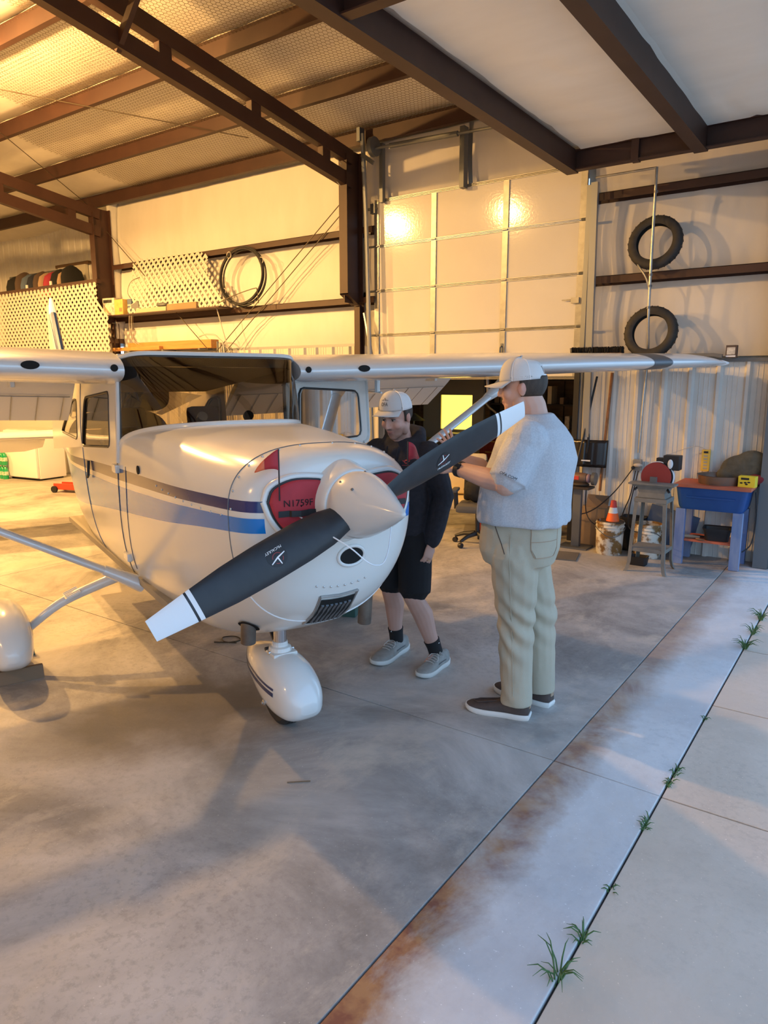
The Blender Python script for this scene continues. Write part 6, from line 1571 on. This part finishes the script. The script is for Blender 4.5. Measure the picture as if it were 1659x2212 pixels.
t = thing('low_cabinet','dark low cabinet under the wide-shaded lamp in the workshop','cabinet',(-6.7,10.4,0)); G().box(-.25,.25,-.2,.2,0,.85).build('cabinet_body','shelf_dark',t,bevel=.006); G().box(-.22,.22,-.215,-.2,.08,.80).build('cabinet_door','shelf_dark',t)
t = thing('task_lamp','dark metal lamp with a wide shade behind the hooded man','lamp',(-6.7,10.4,0)); G().tube([(0,0,.851),(0,0,1.15)],.012,8).build('lamp_stem','galv',t); G().lathe([(.03,.12),(.20,0),(.195,0),(.02,.11)],24,T(0,0,1.14)).build('lamp_shade','canvas',t)
G().lathe([(0,.851),(.08,.851),(.07,.87),(0,.87)],18).build('lamp_foot','galv',t)
for k in range(4):
    j = tag(G().lathe([(0,0),(.03,0),(.03,.075),(.024,.08),(.024,.095),(0,.095)],14).build('jar','gold',None),('first','second','third','fourth')[k]+' brass jar from the left under the workshop lamp','jar','jars under the lamp'); j.location = (-6.86+.09*k,10.26,.8505)
t = thing('file_box','white file box below the glowing workshop window','box',(-6.0,10.72,0)); G().box(-.2,.2,-.15,.15,0,.93).build('box_body','carton_white',t,bevel=.005); G().box(-.09,.0,-.153,-.15,.83,.88).build('box_label','text_black',t)
t = thing('hose_loop','black hose loop hanging in the workshop doorway','hose',(-4.15,8.3,0)); G().tube(crom([(-.12,0,1.9),(-.10,0,1.55),(.06,0,1.40),(.16,0,1.25),(.18,0,1.05)],6),.016,8).build('hose_run','black',t)
G().tube([(-4.20,8.22,1.9),(-4.18,8.22,1.62)],.018,8).build('hook_tube','lattice',t).location = (4.15,-8.3,0)
# ---- far left: refrigerator, bottles, jack
t = thing('refrigerator','white compact refrigerator on the floor under the tailplane','refrigerator',(-13.05,7.12,0),R_(8))
G().box(-.48,.40,-.22,.34,.03,.92).build('cabinet','fridge',t,bevel=.012); G().box(-.47,.39,-.28,-.225,.05,.91).build('door','fridge',t,bevel=.012); G().box(-.44,.36,-.20,.30,0,.03).build('plinth','black',t); G().box(-.46,.38,-.22,.30,.92,.935).build('top_plate','lattice',t)
for i in range(2):
    for j in range(3):
        b = thing('soda_bottle','green soda bottle, %s of the %s row left of the refrigerator' % (('leftmost','middle','rightmost')[j],('lower','upper')[i]),'bottle',(-13.62+.11*j,6.72+.0*i,.0+.262*i),0,'green soda bottles')
        G().lathe([(0,0),(.048,0),(.052,.02),(.050,.08),(.052,.15),(.040,.20),(.016,.235),(.015,.25),(0,.25)],18).build('bottle_body','green_bottle',b,ang=50); G().lathe([(.0525,.075),(.0528,.145)],18,None,False,False).build('paper_label','bottle_label',b); G().lathe([(0,.25),(.017,.25),(.017,.261),(0,.261)],12).build('bottle_cap','sock_white',b)
t = thing('floor_jack','red floor jack on small wheels beside the fuselage tail','jack',(-10.90,6.55,0),R_(20))
for s in (-1,1): G().box(-.30,.30,s*.10-.012,s*.10+.012,.05,.15).build('side_plate','jack_red',t,bevel=.006)
G().box(-.30,.24,-.10,.10,.09,.12).build('deck','jack_red',t); G().tube([(.05,0,.12),(.25,0,.26),(.28,0,.30)],[.05,.04,.05],8).build('lift_arm','jack_red',t)
for x,y in ((-.27,-.13),(-.27,.13),(.26,-.13),(.26,.13)): G().lathe([(0,-.018),(.055,-.018),(.055,.018),(0,.018)],16,T(x,y,.055) @ rx(math.pi/2)).build('wheel','black',t)
# ---- loft: clothes on a rail
t = thing('clothes_rail','dark metal clothes rail standing in the loft','clothes rack',(-14.1,8.18,2.551)); G().tube([(-1.25,0,1.38),(.85,0,1.38)],.014,8).build('rail_bar','galv_dark',t)
for x in (-1.25,.85): G().tube([(x,0,0),(x,0,1.38)],.014,8).build('rail_post','galv_dark',t)
gar = [('cloth_black',.20,'black bulky jacket at the left end of the loft clothes rail'),('cloth_brown',.10,'brown plaid shirt next to the bulky black jacket'),('cloth_blue',.10,'slate blue garment on the loft clothes rail'),('cloth_navy',.12,'navy jacket with a small white badge on the loft rail'),('cloth_brown',.09,'dark brown coat in the middle of the loft rail'),('cloth_tan',.07,'tan coat left of the pink jacket on the loft rail'),('cloth_pink',.11,'shiny dark pink jacket on the loft rail'),('cloth_black',.14,'black jacket with white lettering on the loft rail'),('cloth_tan',.05,'narrow tan garment beside the lettered black jacket'),('cloth_black',.08,'black garment at the right end of the loft rail')]
x = -15.25
for m_,w,lb in gar:
    e = thing('hanging_garment',lb,'garment',(x+w,8.18,2.60),0,'clothes on the loft rail'); h = random.uniform(1.22,1.34)
    G().loft([[(wx*math.cos(a),dy*math.sin(a),z) for a in [2*math.pi*k/14 for k in range(14)]] for wx,dy,z in ((w*.95,.22,.55),(w*1.05,.24,.8),(w,.24,h-.18),(w*.9,.20,h-.05),(w*.5,.10,h+.02),(w*.2,.03,h+.05))],True,True,True).build('garment_body',m_,e,ang=70)
    G().tube([(0,0,h+.04),(0,0,1.335)],.004,5).build('hanger_hook','galv_dark',e)
    if 'lettering' in lb or 'badge' in lb: G().box(-.03,.03,-.255,-.235,h-.30,h-.20).build('print_mark','sock_white',e)
    x += 2*w+.015
for k in range(3):
    j = tag(G().lathe([(0,0),(.13,0),(.15,.30),(.14,.31),(0,.31)],16).build('basket','cardboard_dark',None),('bottom','middle','top')[k]+' brown basket of the stack at the left of the loft','basket','stacked baskets'); j.location = (-15.62,8.25,2.551+.315*k)
# ---- odds and ends on the floor
tag(G().obox((-3.36,4.20,.035),(.24,.10,.07),Matrix.Rotation(R_(20),3,'Z')).build('wooden_block','shade_green',None,bevel=.006),'teal painted wooden block on the floor behind the airplane nose','block')
tag(G().tube(crom([(-3.72,3.20,.004),(-3.62,3.26,.006),(-3.60,3.34,.004),(-3.68,3.36,.006),(-3.74,3.30,.004),(-3.66,3.24,.008),(-3.58,3.28,.004)],6),.004,5).build('wire_scrap','wire_dark',None),'small tangle of dark wire on the floor behind the propeller tip','wire')
tag(G().tube([(-2.08,2.18,.004),(-2.0,2.25,.004)],.003,5).build('twig','cardboard_dark',None),'thin dark twig on the floor in front of the nose wheel','twig')
# ---- weeds in the joint
def weed(x,y,n,h,sp,lb,spread=1.0):
    t = thing('grass_tuft',lb,'weed',(x,y,-.03),0,'weeds in the slab joint'); g = G()
    for i in range(n):
        a = random.uniform(0,6.28); l = h*random.uniform(.5,1.1); b = V3(random.uniform(-.008,.008),random.uniform(-sp,sp),0); d = V3(math.cos(a),math.sin(a),0)*spread
        pts = [b,b+d*l*.25+V3(0,0,l*.6),b+d*l*.6+V3(0,0,l*.85),b+d*l*1.0+V3(0,0,l*.75)]; g.tube(pts,[.0028,.0026,.002,.0006],4)
    g.build('blades','grass',t,flat=True); return t
weed(-.66,1.87,16,.11,.02,'largest grass tuft with long bent blades in the slab joint')
weed(-.652,2.07,14,.06,.02,'small grass tuft just beyond the largest one')
weed(-.65,2.83,16,.045,.05,'low weeds in the joint before the cross joint')
weed(-.65,3.28,40,.04,.14,'long low strip of weeds in the joint beyond the cross joint')
weed(-.65,4.0,10,.035,.03,'tiny weed in the joint level with the far man')
weed(-.648,5.28,24,.10,.03,'nearest of the three far weed sprigs in the joint')
weed(-.648,5.63,20,.09,.04,'middle of the three far weed sprigs in the joint')
weed(-.648,6.02,24,.10,.05,'farthest weed sprig in the joint near the post')
weed(-.65,2.38,10,.035,.03,'small flat weed between the two nearest tufts and the cross joint')
# ================================================================== high-bay lamps that light the hangar (all hang out of the frame)
names = ['second high-bay lamp hanging behind the airplane', 'high-bay lamp hanging above the airplane tail', 'high-bay lamp hanging above the airplane wing', 'high-bay lamp hanging near the front of the hangar', 'high-bay lamp farthest back in the hangar']
for (p, w), lb in zip(LAMPS, names):
    t = thing('highbay_lamp', lb, 'lamp', p, 0, 'high-bay lamps')
    G().lathe([(.03,.30),(.07,.28),(.09,.16),(.20,.10),(.215,.085),(.205,.085),(.19,.095),(.05,.14)], 24, None, True, True).build('housing', 'galv_dark', t)
    G().ell((0,0,.06), (.05,.05,.05)).build('bulb', 'bulb', t)
    G().tube([(0,0,.30),(0,0,RZ(p[1])+.18-p[2])], .008, 6).build('hanger', 'galv_dark', t)
    ld = bpy.data.lights.new('lamp_light', 'SPOT' if 4 < p[2] < 4.8 else 'POINT'); ld.energy = w
    if 4 < p[2] < 4.8: ld.spot_size = R_(179); ld.spot_blend = .30
    ld.color = LAMP_COL; ld.shadow_soft_size = .07
    lo = bpy.data.objects.new('lamp_light', ld); COL.objects.link(lo); lo.parent = t; lo.location = (0,0,-.02)
